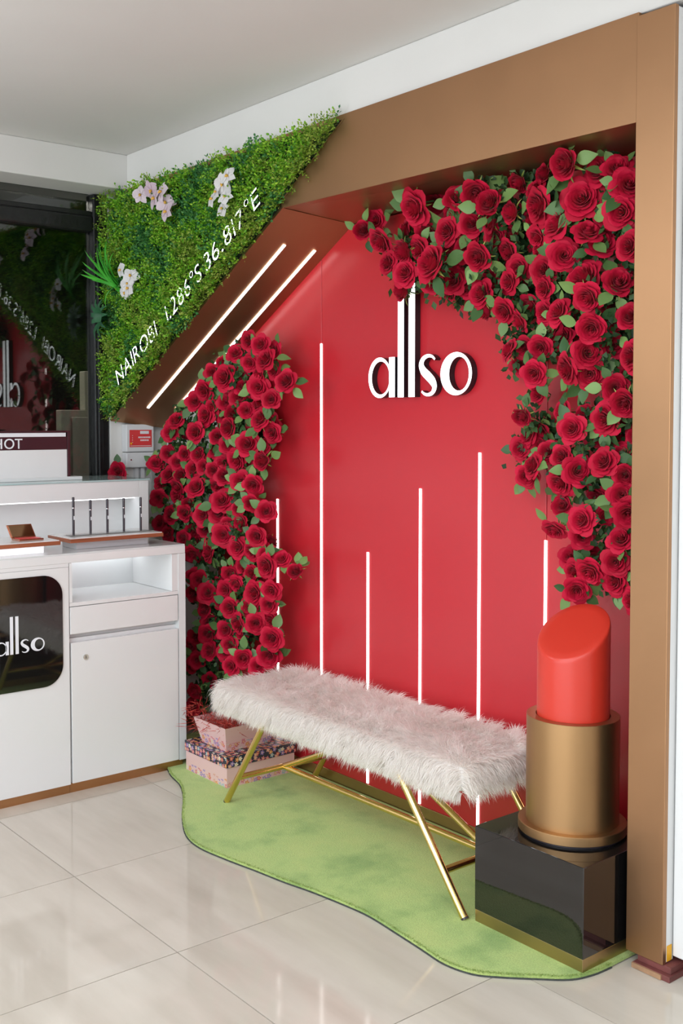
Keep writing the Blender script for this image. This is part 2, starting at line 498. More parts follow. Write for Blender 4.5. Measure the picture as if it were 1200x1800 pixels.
struct(MB().box(-1.6, XR, YB, 1.4, ZC, ZC + 0.1).build('ceiling', M['ceiling']))
struct(MB().box(-1.265, XR, 0.872, 1.4, 2.363, ZC).build('trim_1', M['plaster'], bevel=0.004))
struct(MB().box(-1.6, -1.265, YB, 1.4, 2.363, ZC).build('trim_2', M['plaster'], bevel=0.004))
struct(MB().box(-1.41, 1.47, 1.15, 1.3, 0, 2.36).build('wall_back', M['plaster']))
struct(MB().box(-1.56, -1.41, YF, 1.3, 0, 2.362).build('wall_left', M['plaster'], bevel=0.003))
struct(MB().box(-1.56, -1.42, YB, YF - 0.002, 0, 0.88).build('wall_sill', M['plaster']))
struct(MB().box(XR, XR + 0.1, YB, 1.4, 0, ZC).build('wall_right', M['roomwall']))
struct(MB().box(-1.6, XR, YB - 0.1, YB, 0, ZC).build('wall_front', M['roomwall']))
struct(MB().box(1.468, XR, 0.893, 1.0, 0.045, 2.362).build('wall_pier', M['lacquer'], bevel=0.003))
struct(MB().box(1.49, XR, 0.93, 1.0, 0.0, 0.045).build('shadow_strip_right', M['blackframe']))  # black strip stands in for the shadow under the white panel

# window in the left wall: black painted steel, glass, night darkness painted on the walls behind
w1 = struct(bpy.data.objects.new('window_1', None)); col.objects.link(w1); w1.location = (-1.44, -1.0, 0.88)
MB().box(-1.485, -1.415, 0.787, YF - 0.002, 0.88, 2.36).build('jamb', M['blackframe'], w1, bevel=0.006)
MB().box(-1.47, -1.405, 0.800, 0.822, 0.88, 2.16).build('glazing_bead', M['blackframe'], w1, bevel=0.004)
MB().box(-1.49, -1.415, YB, 0.787, 2.195, 2.262).build('transom', M['blackframe'], w1, bevel=0.008)
MB().box(-1.475, -1.425, YB, 0.787, 2.262, 2.285).build('transom_lip', M['blackframe'], w1, bevel=0.004)
MB().box(-1.485, -1.42, YB, 0.787, 0.88, 0.95).build('bottom_rail', M['blackframe'], w1, bevel=0.006)
for a in (-0.75, -2.3, -3.85):
    MB().box(-1.485, -1.42, a - 0.03, a + 0.03, 0.95, 2.195).build('mullion', M['blackframe'], w1, bevel=0.005)
for a, b in ((-0.72, 0.787), (-2.27, -0.78), (-3.82, -2.33), (YB, -3.88)):
    MB().box(-1.458, -1.452, a, b, 0.95, 2.195).build('pane', M['glass'], w1)
    MB().box(-1.458, -1.452, a, b, 2.285, 2.362).build('pane', M['glass'], w1)
# passage behind the window, near-black walls stand in for the night darkness
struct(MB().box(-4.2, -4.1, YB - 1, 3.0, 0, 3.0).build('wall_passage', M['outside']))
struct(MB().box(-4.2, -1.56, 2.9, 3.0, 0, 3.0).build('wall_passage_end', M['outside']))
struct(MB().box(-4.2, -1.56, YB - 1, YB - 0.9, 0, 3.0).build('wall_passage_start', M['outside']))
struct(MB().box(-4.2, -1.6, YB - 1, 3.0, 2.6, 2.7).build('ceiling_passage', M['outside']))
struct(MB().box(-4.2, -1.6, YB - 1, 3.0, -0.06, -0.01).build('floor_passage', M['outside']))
pt = thing('partition_panel', (-1.95, 0.94, 0), 'low beige partition panel standing behind the window glass', 'partition')
MB().box(-1.98, -1.92, 0.86, 1.10, 0.0, 1.42).build('panel', M['beige'], pt, bevel=0.004)
MB().box(-1.98, -1.92, 0.985, 1.03, 1.42, 1.61).build('upright', M['beige'], pt, bevel=0.004)
MB().box(-1.915, -1.90, 0.91, 1.06, 0.0, 1.385).build('raised_panel', M['beige'], pt, bevel=0.003)

# ------------------------------------------------------------------ bronze niche frame
fr = thing('niche_frame', (0.0, 1.0, 0.0), 'brushed bronze metal frame around the red rose niche with slanted left side', 'frame')
A = np.array([-0.107, YF, 2.110]); B = np.array([-1.408, YF, 1.367])
C = np.array([-0.045, YW, 2.074]); D = B + (C - A); D[0] = max(D[0], -1.408)
# fascia: front sheet with folded edges
fp = lambda y: (lambda x, z: (x, y, z))
TIP = (0.232, 2.345)
poly = [(-1.262, 2.362), (1.362, 2.362), (1.362, 2.097), (A[0], A[2]), (A[0] - 0.012, A[2] + 0.018), TIP, (-1.262, 2.345)]
MB().prism(poly, fp(YF), fp(YF + 0.012)).build('fascia', M['bronze'], fr, bevel=0.0015)
# return edge of the fascia where the hedge begins
sl = np.array([-0.119, 2.128])
MB().prism([(sl[0], sl[1]), TIP, (TIP[0] - 0.012, TIP[1]), (sl[0] - 0.02, sl[1] - 0.004)], fp(YF - 0.0), fp(YF + 0.05)).build('edge_fold', M['bronze'], fr)
MB().box(1.3585, 1.4665, YF - 0.003, YF + 0.012, 0.032, 2.352).build('pillar_face', M['bronze'], fr, bevel=0.0015)
MB().box(1.3585, 1.366, YF + 0.012, YW + 0.02, 0.032, 2.352).build('pillar_return', M['blackframe'], fr)
MB().box(1.366, 1.4655, YF + 0.0125, 0.90, 0.034, 2.350).build('pillar_core', M['lacquer'], fr, bevel=0.002)
MB().box(1.4656, 1.4668, 0.872, 0.892, 0.036, 0.075).build('sticker', M['yellow'], fr)['label'] = 'yellow sticker at the pillar foot'
# horizontal soffit
so = MB(); q0 = [(A[0] + 0.004, YF + 0.0125, A[2] + 0.0005), (1.3575, YF + 0.0125, 2.0975), (1.3575, YW + 0.02, 2.0975), (C[0], YW + 0.02, C[2])]
so.add([tuple(v) for v in q0] + [(v[0], v[1], v[2] + 0.012) for v in q0], [(0, 1, 2, 3), (7, 6, 5, 4), (0, 4, 5, 1), (1, 5, 6, 2), (2, 6, 7, 3), (3, 7, 4, 0)])
so.build('soffit', M['bronze'], fr)
# slanted soffit
nrm = np.cross(B - A, C - A); nrm /= np.linalg.norm(nrm)
if nrm[2] < 0: nrm = -nrm
q1 = [A, B, D, C]
ss = MB(); ss.add([tuple(v) for v in q1] + [tuple(v + nrm * 0.014) for v in q1], [(0, 1, 2, 3), (7, 6, 5, 4), (0, 4, 5, 1), (1, 5, 6, 2), (2, 6, 7, 3), (3, 7, 4, 0)])
slant = ss.build('slanted_soffit', M['bronze'], fr)
for (p0, p1) in (((-0.235, 0.959, 2.009), (-1.257, 0.962, 1.427)), ((-0.204, 1.074, 1.997), (-1.212, 1.076, 1.422))):
    p0, p1 = np.array(p0), np.array(p1)
    p0 = p0 - nrm * np.dot(p0 - A, nrm); p1 = p1 - nrm * np.dot(p1 - A, nrm)
    d = (p1 - p0) / np.linalg.norm(p1 - p0); s = np.cross(nrm, d) * 0.0052
    l = MB()
    vs_ = [p0 - s, p0 + s, p1 + s, p1 - s]
    l.add([tuple(v - nrm * 0.0035) for v in vs_] + [tuple(v + nrm * 0.002) for v in vs_], [(0, 1, 2, 3), (7, 6, 5, 4), (0, 4, 5, 1), (1, 5, 6, 2), (2, 6, 7, 3), (3, 7, 4, 0)])
    l.build('led_strip', M['led'], slant)['label'] = 'glowing white light strip'
# boards packed under the pillar
b1 = thing('packing_board', (1.43, 0.87, 0), 'lower maroon board packed under the foot of the bronze pillar', 'board')
MB().box(1.385, 1.492, 0.846, 0.93, 0.0, 0.0145).build('core', M['board'], b1, bevel=0.001)
MB().box(1.385, 1.47, 0.8415, 0.846, 0.001, 0.0135).build('edge_band', M['boardedge'], b1)
b2 = thing('packing_board', (1.43, 0.87, 0.0145), 'upper maroon board directly beneath the bronze pillar', 'board')
MB().box(1.39, 1.484, 0.860, 0.93, 0.0146, 0.0315).build('core', M['board'], b2, bevel=0.001)
MB().box(1.4841, 1.4862, 0.860, 0.93, 0.0156, 0.0305).build('edge_band', M['board'], b2)

# ------------------------------------------------------------------ red back panel with light strips
bp = thing('red_backdrop', (0.3, YW, 0), 'glossy red back panel with vertical white light strips', 'panel')
for x0, x1 in ((-0.95, -0.2292), (-0.2268, 0.8608), (0.8632, 1.358)):
    top_ = lambda x: min(2.073 + (x + 0.045) * 0.0166, 2.069 + (x + 0.055) * 0.571)
    poly = [(x0, 0.05), (x1, 0.05), (x1, top_(x1))] + ([(-0.048, top_(-0.048))] if x0 < -0.048 < x1 else []) + [(x0, top_(x0))]
    MB().prism(poly, fp(YW), fp(YW + 0.018)).build('panel', M['red'], bp, bevel=0.0012)
MB().box(-1.35, 1.358, YW - 0.003, YW + 0.015, 0.0, 0.05).build('kick_strip', M['kickgold'], bp, bevel=0.001)
for x, z1 in ((-0.511, 1.057), (-0.229, 1.657), (0.041, 0.896), (0.314, 1.138), (0.588, 1.266), (0.861, 1.009)):
    MB().box(x - 0.0048, x + 0.0048, YW - 0.003, YW - 0.0001, 0.055, z1).build('led_strip', M['led'], bp)['label'] = 'glowing white vertical light strip'

# ------------------------------------------------------------------ lit letter sign on the red panel
def ellipse(cx, cz, rx, rz, n=48):
    return [(cx + rx * math.cos(2 * math.pi * k / n), cz + rz * math.sin(2 * math.pi * k / n)) for k in range(n)]

def stroke(path, widths):
    """outlines either side of a centre line"""
    o_, i_ = [], []
    for k, q in enumerate(path):
        a = path[max(0, k - 1)]; b = path[min(len(path) - 1, k + 1)]
        t = Vector((b[0] - a[0], b[1] - a[1])).normalized(); nn = Vector((-t.y, t.x))
        o_.append((q[0] + nn.x * widths[k] / 2, q[1] + nn.y * widths[k] / 2))
        i_.append((q[0] - nn.x * widths[k] / 2, q[1] - nn.y * widths[k] / 2))
    return o_, i_

def catmull(ps, n=8):
    out = []
    P = [ps[0]] + list(ps) + [ps[-1]]
    for i in range(1, len(P) - 2):
        for k in range(n):
            t = k / n
            a, b, c, d = [np.array(P[i + q], float) for q in (-1, 0, 1, 2)]
            out.append(tuple(0.5 * ((2 * b) + (c - a) * t + (2 * a - 5 * b + 4 * c - d) * t * t + (3 * b - a - 3 * c + d) * t ** 3)))
    out.append(tuple(ps[-1]))
    return out

def allso(a3, b3, parent, face, side):
    """letters in wall units (x, z); a3/b3 map to front and back"""
    def bld(mb, nm): return mb.build(nm, [face, side], parent, fix=True)
    m = MB()
    m.band(ellipse(0.155, 1.5175, 0.060, 0.0705), ellipse(0.160, 1.5165, 0.047, 0.0575), a3, b3, 0, 1)
    bld(m, 'letter_bowl')
    m = MB(); m.prism([(0.2035, 1.449), (0.234, 1.449), (0.234, 1.5865), (0.2035, 1.5865)], a3, b3, 0, 1); bld(m, 'letter_stem')
    m = MB(); m.prism([(0.2485, 1.448), (0.2790, 1.448), (0.2790, 1.835), (0.2485, 1.835)], a3, b3, 0, 1); bld(m, 'letter_bar')
    m = MB(); m.prism([(0.3025, 1.448), (0.3335, 1.448), (0.3335, 1.835), (0.3025, 1.835)], a3, b3, 0, 1); bld(m, 'letter_bar')
    cl = [(0.4300, 1.5700), (0.4150, 1.5805), (0.3950, 1.5825), (0.3740, 1.5730), (0.3650, 1.5540), (0.3760, 1.5330), (0.3980, 1.5160), (0.4190, 1.4980), (0.4280, 1.4800), (0.4200, 1.4620), (0.4010, 1.4545), (0.3820, 1.4565), (0.3670, 1.4660)]
    w = [0.007, 0.009, 0.012, 0.017, 0.023, 0.029, 0.031, 0.029, 0.022, 0.015, 0.011, 0.009, 0.007]
    pth = catmull(cl); ws = [float(v) for v in np.interp(np.linspace(0, 12, len(pth)), range(13), w)]
    o_, i_ = stroke(pth, ws)
    m = MB(); m.band(o_, i_, a3, b3, 0, 1, closed=False); bld(m, 'letter_curve')
    m = MB(); m.band(ellipse(0.527, 1.5195, 0.071, 0.0695), ellipse(0.5405, 1.519, 0.0445, 0.0545), a3, b3, 0, 1); bld(m, 'letter_ring')

sg = thing('letter_sign', (0.33, YW, 1.448), 'white lit lettering with black sides mounted on the red panel', 'sign')
allso((lambda x, z: (x - 0.023, YW - 0.026, z)), (lambda x, z: (x - 0.023, YW - 0.001, z)), sg, M['letterface'], M['blackside'])

# ------------------------------------------------------------------ counter against the left wall
XC = -0.681
Y0 = -0.95
ca = thing('counter_cabinet', (-1.0, 0.55, 0), 'white lacquered counter cabinet with lit open niche, drawer and door', 'cabinet')
ybA, ybB = 0.312, 0.800
m = MB()
m.box(-1.38, XC, 0.770, ybB, 0.034, 0.850)                # end stile
m.box(-1.38, XC - 0.02, ybA + 0.001, 0.770, 0.034, 0.57)  # carcass behind door
m.box(-1.38, -1.0, ybA + 0.001, 0.770, 0.57, 0.850)       # back of niche
m.box(-1.0, XC - 0.02, ybA + 0.001, 0.770, 0.602, 0.688)  # drawer carcass
m.box(-1.0, XC - 0.035, ybA + 0.001, 0.770, 0.57, 0.602)
m.build('body', M['cabin'], ca)
MB().box(-1.0, XC - 0.002, ybA + 0.002, 0.769, 0.690, 0.704).build('niche_shelf', M['lacquer'], ca, bevel=0.001)
MB().box(-1.0, XC - 0.0005, ybA + 0.001, ybA + 0.012, 0.705, 0.849).build('niche_side', M['lacquer'], ca)
MB().box(-0.999, XC - 0.003, 0.742, 0.7695, 0.705, 0.849).build('niche_side', M['lacquer'], ca)
MB().box(-0.96, -0.945, ybA + 0.03, 0.73, 0.842, 0.849).build('niche_light', M['nicheled'], ca)
dr = MB().box(XC - 0.018, XC, ybA + 0.003, 0.7665, 0.588, 0.688).build('drawer', M['lacquer'], ca, bevel=0.0015)
dd = MB().box(XC - 0.018, XC, ybA + 0.006, 0.7665, 0.036, 0.556).build('door', M['lacquer'], ca, bevel=0.0015)
k = MB(); k.tube([(XC - 0.001, 0.374, 0.498), (XC + 0.003, 0.374, 0.498)], 0.0105, 20); k.build('lock', M['silver'], dd)
MB().box(XC + 0.003, XC + 0.0036, 0.3728, 0.3752, 0.492, 0.504).build('keyhole', M['pencil'], dd)
MB().box(-1.36, XC - 0.012, ybA, ybB - 0.01, 0.0, 0.034).build('kick_strip', M['copperkick'], ca)

cb = thing('counter_cabinet', (-1.0, -0.3, 0), 'white counter cabinet with glossy black rounded sign panel', 'cabinet')
MB().box(-1.38, XC, Y0, ybA - 0.001, 0.034, 0.836).build('body', M['lacquer'], cb, bevel=0.0015)
MB().box(-1.36, XC - 0.012, Y0, ybA - 0.001, 0.0, 0.034).build('kick_strip', M['copperkick'], cb)
def rrect(x0, x1, z0, z1, r, n=10):
    out = []
    for cx, cz, a0 in ((x1 - r, z1 - r, 0), (x0 + r, z1 - r, 90), (x0 + r, z0 + r, 180), (x1 - r, z0 + r, 270)):
        for k in range(n + 1):
            a = math.radians(a0 + 90 * k / n)
            out.append((cx + r * math.cos(a), cz + r * math.sin(a)))
    return out
sp_ = MB().prism(rrect(-0.03, 0.284, 0.411, 0.814, 0.075), lambda y, z: (XC + 0.004, y, z), lambda y, z: (XC - 0.002, y, z)).build('sign_panel', M['blackgloss'], cb)
sp_['label'] = 'glossy black panel with white lettering'
ls = 0.128 / 0.387
def cmap(x): return lambda a, z: (x, 0.030 + (a - 0.096) * 0.365, 0.546 + (z - 1.448) * 0.345)
allso(cmap(XC + 0.0052), cmap(XC + 0.004), sp_, M['paintwhite'], M['paintwhite'])

wt = thing('worktop', (-1.0, 0.0, 0.85), 'white counter worktop with thin glass surface', 'worktop')
MB().box(-1.38, XC, Y0, 0.800, 0.8505, 0.880).build('slab', M['lacquer'], wt, bevel=0.0015)
MB().box(-1.38, XC - 0.001, Y0, 0.799, 0.880, 0.886).build('glass_top', M['worktop'], wt, bevel=0.001)
MB().box(-1.37, XC - 0.001, Y0, ybA - 0.001, 0.837, 0.8504).build('apron', M['lacquer'], wt)

# raised back shelf unit
XS = -1.0
bs = thing('back_shelf', (-1.2, 0.1, 0.886), 'raised white shelf unit with glass top behind the display trays', 'shelf')
m = MB()
m.box(-1.37, -1.14, Y0, 0.777, 0.887, 1.122)
m.build('back_panel', M['lacquer'], bs)
MB().box(-1.37, XS, 0.777, 0.818, 0.887, 1.1225).build('end_panel', M['lacquer'], bs, bevel=0.0015)
MB().box(-1.14, XS, Y0, 0.7765, 1.054, 1.1225).build('front_rail', M['lacquer'], bs, bevel=0.0015)
MB().box(-1.375, XS + 0.004, Y0, 0.823, 1.1225, 1.129).build('glass_top', M['glasstop'], bs, bevel=0.001)
MB().box(-1.05, -1.03, Y0, 0.77, 1.048, 1.0535).build('under_light', M['railled'], bs)['label'] = 'light strip under the shelf rail'

# header display
hd = thing('header_display', (-1.12, 0.1, 1.13), 'dark maroon framed header display with white lettering on the back shelf', 'display')
XH = -1.1
MB().box(-1.16, XH + 0.012, Y0, 0.565, 1.1295, 1.143).build('base', M['cabin'], hd, bevel=0.001)
m = MB()
m.box(-1.14, XH, 0.508, 0.520, 1.143, 1.3285)
m.box(-1.14, XH, Y0, 0.508, 1.3205, 1.3285)
m.build('frame', M['darkframe'], hd, bevel=0.001)
MB().box(-1.14, XH - 0.004, Y0, 0.507, 1.253, 1.304).build('title_band', M['darkframe'], hd)
MB().box(-1.138, XH - 0.003, Y0, 0.502, 1.3045, 1.3195).build('light_bar', M['paintwhite'], hd)
MB().box(-1.14, XH - 0.005, Y0, 0.507, 1.143, 1.2525).build('white_panel', M['cabin'], hd)

def text_mesh(txt, size, extrude, mats, shear=0.0, bold=0.0):
    cu = bpy.data.curves.new('text', 'FONT')
    cu.body = txt; cu.size = size; cu.extrude = extrude; cu.shear = shear; cu.offset = bold
    ob = bpy.data.objects.new('text', cu); col.objects.link(ob)
    dg = bpy.context.evaluated_depsgraph_get()
    me = bpy.data.meshes.new_from_object(ob.evaluated_get(dg))
    bpy.data.objects.remove(ob)
    me.materials.clear()
    for m_ in mats: me.materials.append(m_)
    if len(mats) > 1:
        for p_ in me.polygons:
            p_.material_index = 0 if p_.normal.z > 0.9 else 1
    return me
def place_text(name, me, parent, origin, ux, uy, uz):
    """bake text so that its x,y,z axes follow ux,uy,uz from origin (world)"""
    n = len(me.vertices); a = np.zeros(n * 3); me.vertices.foreach_get('co', a); a = a.reshape(-1, 3)
    w_ = np.array(origin) + a[:, :1] * np.array(ux) + a[:, 1:2] * np.array(uy) + a[:, 2:3] * np.array(uz)
    me.vertices.foreach_set('co', w_.reshape(-1)); me.update()
    return link(name, me, parent)
for ch, y_, y1_ in (('H', 0.201, 0.238), ('O', 0.2465, 0.2865), ('T', 0.2895, 0.3195)):
    me = text_mesh(ch, 0.058, 0.001, [M['paintwhite']])
    xx = [v.co.x for v in me.vertices]; kx = (y1_ - y_) / (max(xx) - min(xx))
    place_text('letter', me, hd, (XH - 0.0028, y_ - min(xx) * kx, 1.2585), (0, kx, 0), (0, 0, 0.98), (1, 0, 0))

# display trays
def tray(x0, x1, y0, y1, label, glow):
    t = thing('display_tray', ((x0 + x1) / 2, (y0 + y1) / 2, 0.886), label, 'tray')
    MB().box(x0 + 0.03, x1 - 0.045, y0 + (0.045 if y0 > 0 else 0), y1 - 0.045, 0.8862, 0.9155).build('base', M['glowbase'] if glow else M['whiteplastic'], t, bevel=0.001)
    MB().box(x0, x1, y0, y1, 0.9155, 0.9300).build('wood_edge', M['walnut'], t, bevel=0.001)
    MB().box(x0 + 0.004, x1 - 0.004, y0 + 0.004, y1 - 0.004, 0.9300, 0.9330).build('top_panel', M['lacquer'], t)
    return t
t1 = tray(-0.935, -0.735, 0.345, 0.735, 'white topped wooden edged tray holding five black eyeliner pencils', False)
t2 = tray(-0.935, -0.715, Y0 + 0.2, 0.297, 'wooden edged tray on a glowing base carrying the open compact', True)
hb = MB()
hb.box(-0.865, -0.795, 0.375, 0.715, 0.9330, 0.9360)
holder = thing('pencil_holder', (-0.83, 0.545, 0.933), 'clear acrylic holder under the standing eyeliner pencils', 'holder')
hb.build('base', M['acrylic'], holder)
desc = ['leftmost and tallest', 'second from left', 'middle', 'fourth from left', 'rightmost']
for (y_, z1), dsc in zip(((0.402, 1.079), (0.472, 1.065), (0.543, 1.066), (0.6135, 1.066), (0.6875, 1.066)), desc):
    pc = thing('eyeliner_pencil', (-0.83, y_, 0.9362), '%s black eyeliner pencil standing in the clear holder' % dsc, 'pencil', 'eyeliner pencils on the tray')
    h = z1 - 0.9362
    k = MB(); k.tube([(-0.83, y_, 0.9362), (-0.83, y_, 0.9362 + h * 0.70)], 0.0046, 12); k.build('barrel', M['pencil'], pc, auto=True)
    k = MB(); k.tube([(-0.83, y_, 0.9362 + h * 0.70), (-0.83, y_, 0.9362 + h * 0.72)], 0.0047, 12); k.build('ring', M['silver'], pc, auto=True)
    k = MB(); k.tube([(-0.83, y_, 0.9362 + h * 0.72), (-0.83, y_, z1 - 0.002), (-0.83, y_, z1)], [0.0050, 0.0050, 0.004], 12); k.build('cap', M['pencil'], pc, auto=True)
    MB().box(-0.8256, -0.8250, y_ - 0.0012, y_ + 0.0022, 0.9362 + h * 0.40, 0.9362 + h * 0.50).build('print_mark', M['paintwhite'], pc)
cp = thing('makeup_compact', (-0.80, 0.205, 0.933), 'open rose gold makeup compact with mirror lid on the tray', 'compact')
MB().box(-0.835, -0.765, 0.160, 0.255, 0.9332, 0.9395).build('base', M['rosegold'], cp, bevel=0.002)
MB().box(-0.825, -0.775, 0.168, 0.247, 0.9395, 0.9405).build('powder', M['labelred'], cp)
def tilt(y0, y1, h0, h1, th0, th1):
    ax = np.array([-0.45, 0.0, 0.89]); an = np.array([0.89, 0, 0.45]); o_ = np.array([-0.836, 0, 0.9395])
    v = []
    for t in (th0, th1):
        for hh in (h0, h1):
            for y_ in (y0, y1):
                v.append(tuple(o_ + ax * hh + an * t + np.array([-0.0, y_ - hh * 0.16, 0])))
    return MB().add(v, [(0, 1, 3, 2), (4, 6, 7, 5), (0, 4, 5, 1), (2, 3, 7, 6), (0, 2, 6, 4), (1, 5, 7, 3)])
lid = tilt(0.160, 0.255, 0, 0.052, -0.005, 0.0).build('lid', M['rosegold'], cp, bevel=0.001)
tilt(0.165, 0.250, 0.004, 0.048, 0.0, 0.0008).build('mirror', M['mirror'], lid)
k = MB(); k.tube([(-0.838, 0.165, 0.9395), (-0.838, 0.250, 0.9395)], 0.003, 10); k.build('hinge', M['rosegold'], cp)

# ------------------------------------------------------------------ electrical box on the left wall
eb = thing('electrical_box', (XL, 0.98, 1.15), 'white electrical box with red label on the wall under the slanted soffit', 'electrical box')
MB().box(XL + 0.0005, XL + 0.045, 0.912, 1.052, 1.228, 1.352).build('upper_cover', M['whiteplastic'], eb, bevel=0.005)
lb = MB().box(XL + 0.0452, XL + 0.0458, 0.928, 1.040, 1.250, 1.327).build('label_plate', M['labelred'], eb)
lb['label'] = 'red printed label'
MB().box(XL + 0.0459, XL + 0.0461, 0.981, 1.025, 1.309, 1.322).build('badge', M['paintwhite'], lb)
for z_, ya, yb in ((1.290, 0.972, 1.034), (1.277, 0.982, 1.024)):
    y_ = ya
    rnd = random.Random(int(z_ * 1000))
    while y_ < yb:
        w_ = rnd.uniform(0.003, 0.0055)
        MB().box(XL + 0.0459, XL + 0.0461, y_, y_ + w_, z_, z_ + 0.007).build('print_mark', M['paintwhite'], lb); y_ += w_ + 0.0018
for z_ in (1.300, 1.290, 1.280, 1.270):
    MB().box(XL + 0.0459, XL + 0.0461, 0.941, 0.944, z_, z_ + 0.003).build('print_mark', M['paintwhite'], lb)
MB().box(XL + 0.0459, XL + 0.0461, 0.932, 1.036, 1.2545, 1.2565).build('print_line', M['paintwhite'], lb)
k = MB(); k.tube([(XL + 0.0459, 0.936, 1.266), (XL + 0.0462, 0.936, 1.266)], 0.005, 14); k.build('warning_dot', M['yellow'], lb)
MB().box(XL + 0.0005, XL + 0.045, 0.912, 1.052, 1.158, 1.2255).build('lower_cover', M['whiteplastic'], eb, bevel=0.005)
for y_ in (0.935, 1.030):
    k = MB(); k.tube([(XL + 0.0448, y_, 1.193), (XL + 0.0465, y_, 1.193)], 0.0035, 10); k.build('screw', M['silver'], eb)
for y_ in (0.968, 0.998):
    MB().box(XL + 0.0005, XL + 0.022, y_, y_ + 0.018, 0.89, 1.1575).build('cable_duct', M['whiteplastic'], eb, bevel=0.001)
mb_ = thing('metal_enclosure', (XL, 1.09, 1.1), 'grey white open metal enclosure beside the electrical box', 'enclosure')
MB().box(XL + 0.0005, XL + 0.012, 1.058, 1.123, 1.05, 1.357).build('back_plate', M['dust'], mb_)
MB().box(XL + 0.012, XL + 0.07, 1.117, 1.123, 1.05, 1.357).build('side', M['whiteplastic'], mb_, bevel=0.001)
MB().box(XL + 0.012, XL + 0.07, 1.058, 1.117, 1.351, 1.357).build('top', M['whiteplastic'], mb_, bevel=0.001)
MB().box(XL + 0.07, XL + 0.076, 1.098, 1.123, 1.27, 1.30).build('hinge', M['dust'], mb_)

# ------------------------------------------------------------------ rug
rug_out = [(-1.05, 1.118), (-1.02, 0.86), (-0.90, 0.815), (-0.78, 0.785), (-0.715, 0.735), (-0.62, 0.695), (-0.51, 0.668), (-0.41, 0.622), (-0.32, 0.569), (-0.20, 0.494), (-0.06, 0.425), (0.055, 0.405), (0.192, 0.421), (0.315, 0.443), (0.435, 0.462), (0.532, 0.483), (0.653, 0.502), (0.762, 0.512), (0.893, 0.503), (0.988, 0.495), (1.082, 0.487), (1.16, 0.506), (1.214, 0.549), (1.272, 0.608), (1.329, 0.672), (1.350, 0.735), (1.355, 0.80), (1.355, 1.118)]
ro = catmull(rug_out[2:27], 5)
ro = [rug_out[0], rug_out[1]] + ro + [rug_out[27]]
rg = thing('rug', (0.2, 0.8, 0), 'irregular green plush rug under the fur bench', 'rug')
def rugz(x, y): return 0.011
import bmesh
def rug_mesh():
    bm = bmesh.new()
    vs_ = [bm.verts.new((x, y, 0.011)) for x, y in ro]
    f = bm.faces.new(vs_)
    bmesh.ops.triangulate(bm, faces=[f])
    for _ in range(4):
        es = [e for e in bm.edges if e.calc_length() > 0.05]
        if not es: break
        bmesh.ops.subdivide_edges(bm, edges=es, cuts=1)
        bmesh.ops.triangulate(bm, faces=bm.faces)
    bmesh.ops.recalc_face_normals(bm, faces=bm.faces)
    if sum(f.normal.z for f in bm.faces) < 0: bmesh.ops.reverse_faces(bm, faces=bm.faces)
    be = [e for e in bm.edges if e.is_boundary]
    r = bmesh.ops.extrude_edge_only(bm, edges=be)
    for v in [g for g in r['geom'] if isinstance(g, bmesh.types.BMVert)]:
        v.co.z = 0.0035
    me = bpy.data.meshes.new('pile'); bm.to_mesh(me); bm.free()
    me.materials.append(M['rug'])
    return me
link('pile_base', rug_mesh(), rg)
bnd = ro[2:-1]
o_, i_ = stroke(bnd, [0.006] * len(bnd))
MB().band(o_, i_, lambda x, y: (x, y, 0.0038), lambda x, y: (x, y, 0.0004), closed=False).build('binding', M['rugedge'], rg)

def leaf_cards(P, dirs, nrmls, ln, wd, fold=0.15):
    """numpy: every leaf a folded diamond of four vertices, two triangles"""
    n = len(P)
    side = np.cross(dirs, nrmls); side /= np.linalg.norm(side, axis=1, keepdims=True) + 1e-9
    ln = np.broadcast_to(np.asarray(ln, float).reshape(-1, 1), (n, 1)); wd = np.broadcast_to(np.asarray(wd, float).reshape(-1, 1), (n, 1))
    tip = P + dirs * ln
    mid = P + dirs * ln * 0.5 + nrmls * wd * fold
    V = np.stack([P, mid + side * wd * 0.5, tip, mid - side * wd * 0.5], 1).reshape(-1, 3)
    base = np.arange(n) * 4
    F = np.concatenate([np.stack([base, base + 1, base + 2], 1), np.stack([base, base + 2, base + 3], 1)])
    return V, F

def np_mesh(name, V, F, mats, midx=None, smooth=False):
    me = bpy.data.meshes.new(name)
    nv, nf = len(V), len(F); k = F.shape[1]
    me.vertices.add(nv); me.vertices.foreach_set('co', np.asarray(V, np.float32).reshape(-1))
    me.loops.add(nf * k); me.loops.foreach_set('vertex_index', np.asarray(F, np.int32).reshape(-1))
    me.polygons.add(nf); me.polygons.foreach_set('loop_start', np.arange(nf, dtype=np.int32) * k)
    for m_ in mats: me.materials.append(m_)
    if midx is not None: me.polygons.foreach_set('material_index', np.asarray(midx, np.int32))
    if smooth: me.polygons.foreach_set('use_smooth', np.ones(nf, bool))
    me.update(calc_edges=True); me.validate()
    return me

def unit(a): return a / (np.linalg.norm(a, axis=-1, keepdims=True) + 1e-9)
rng = np.random.default_rng(7)

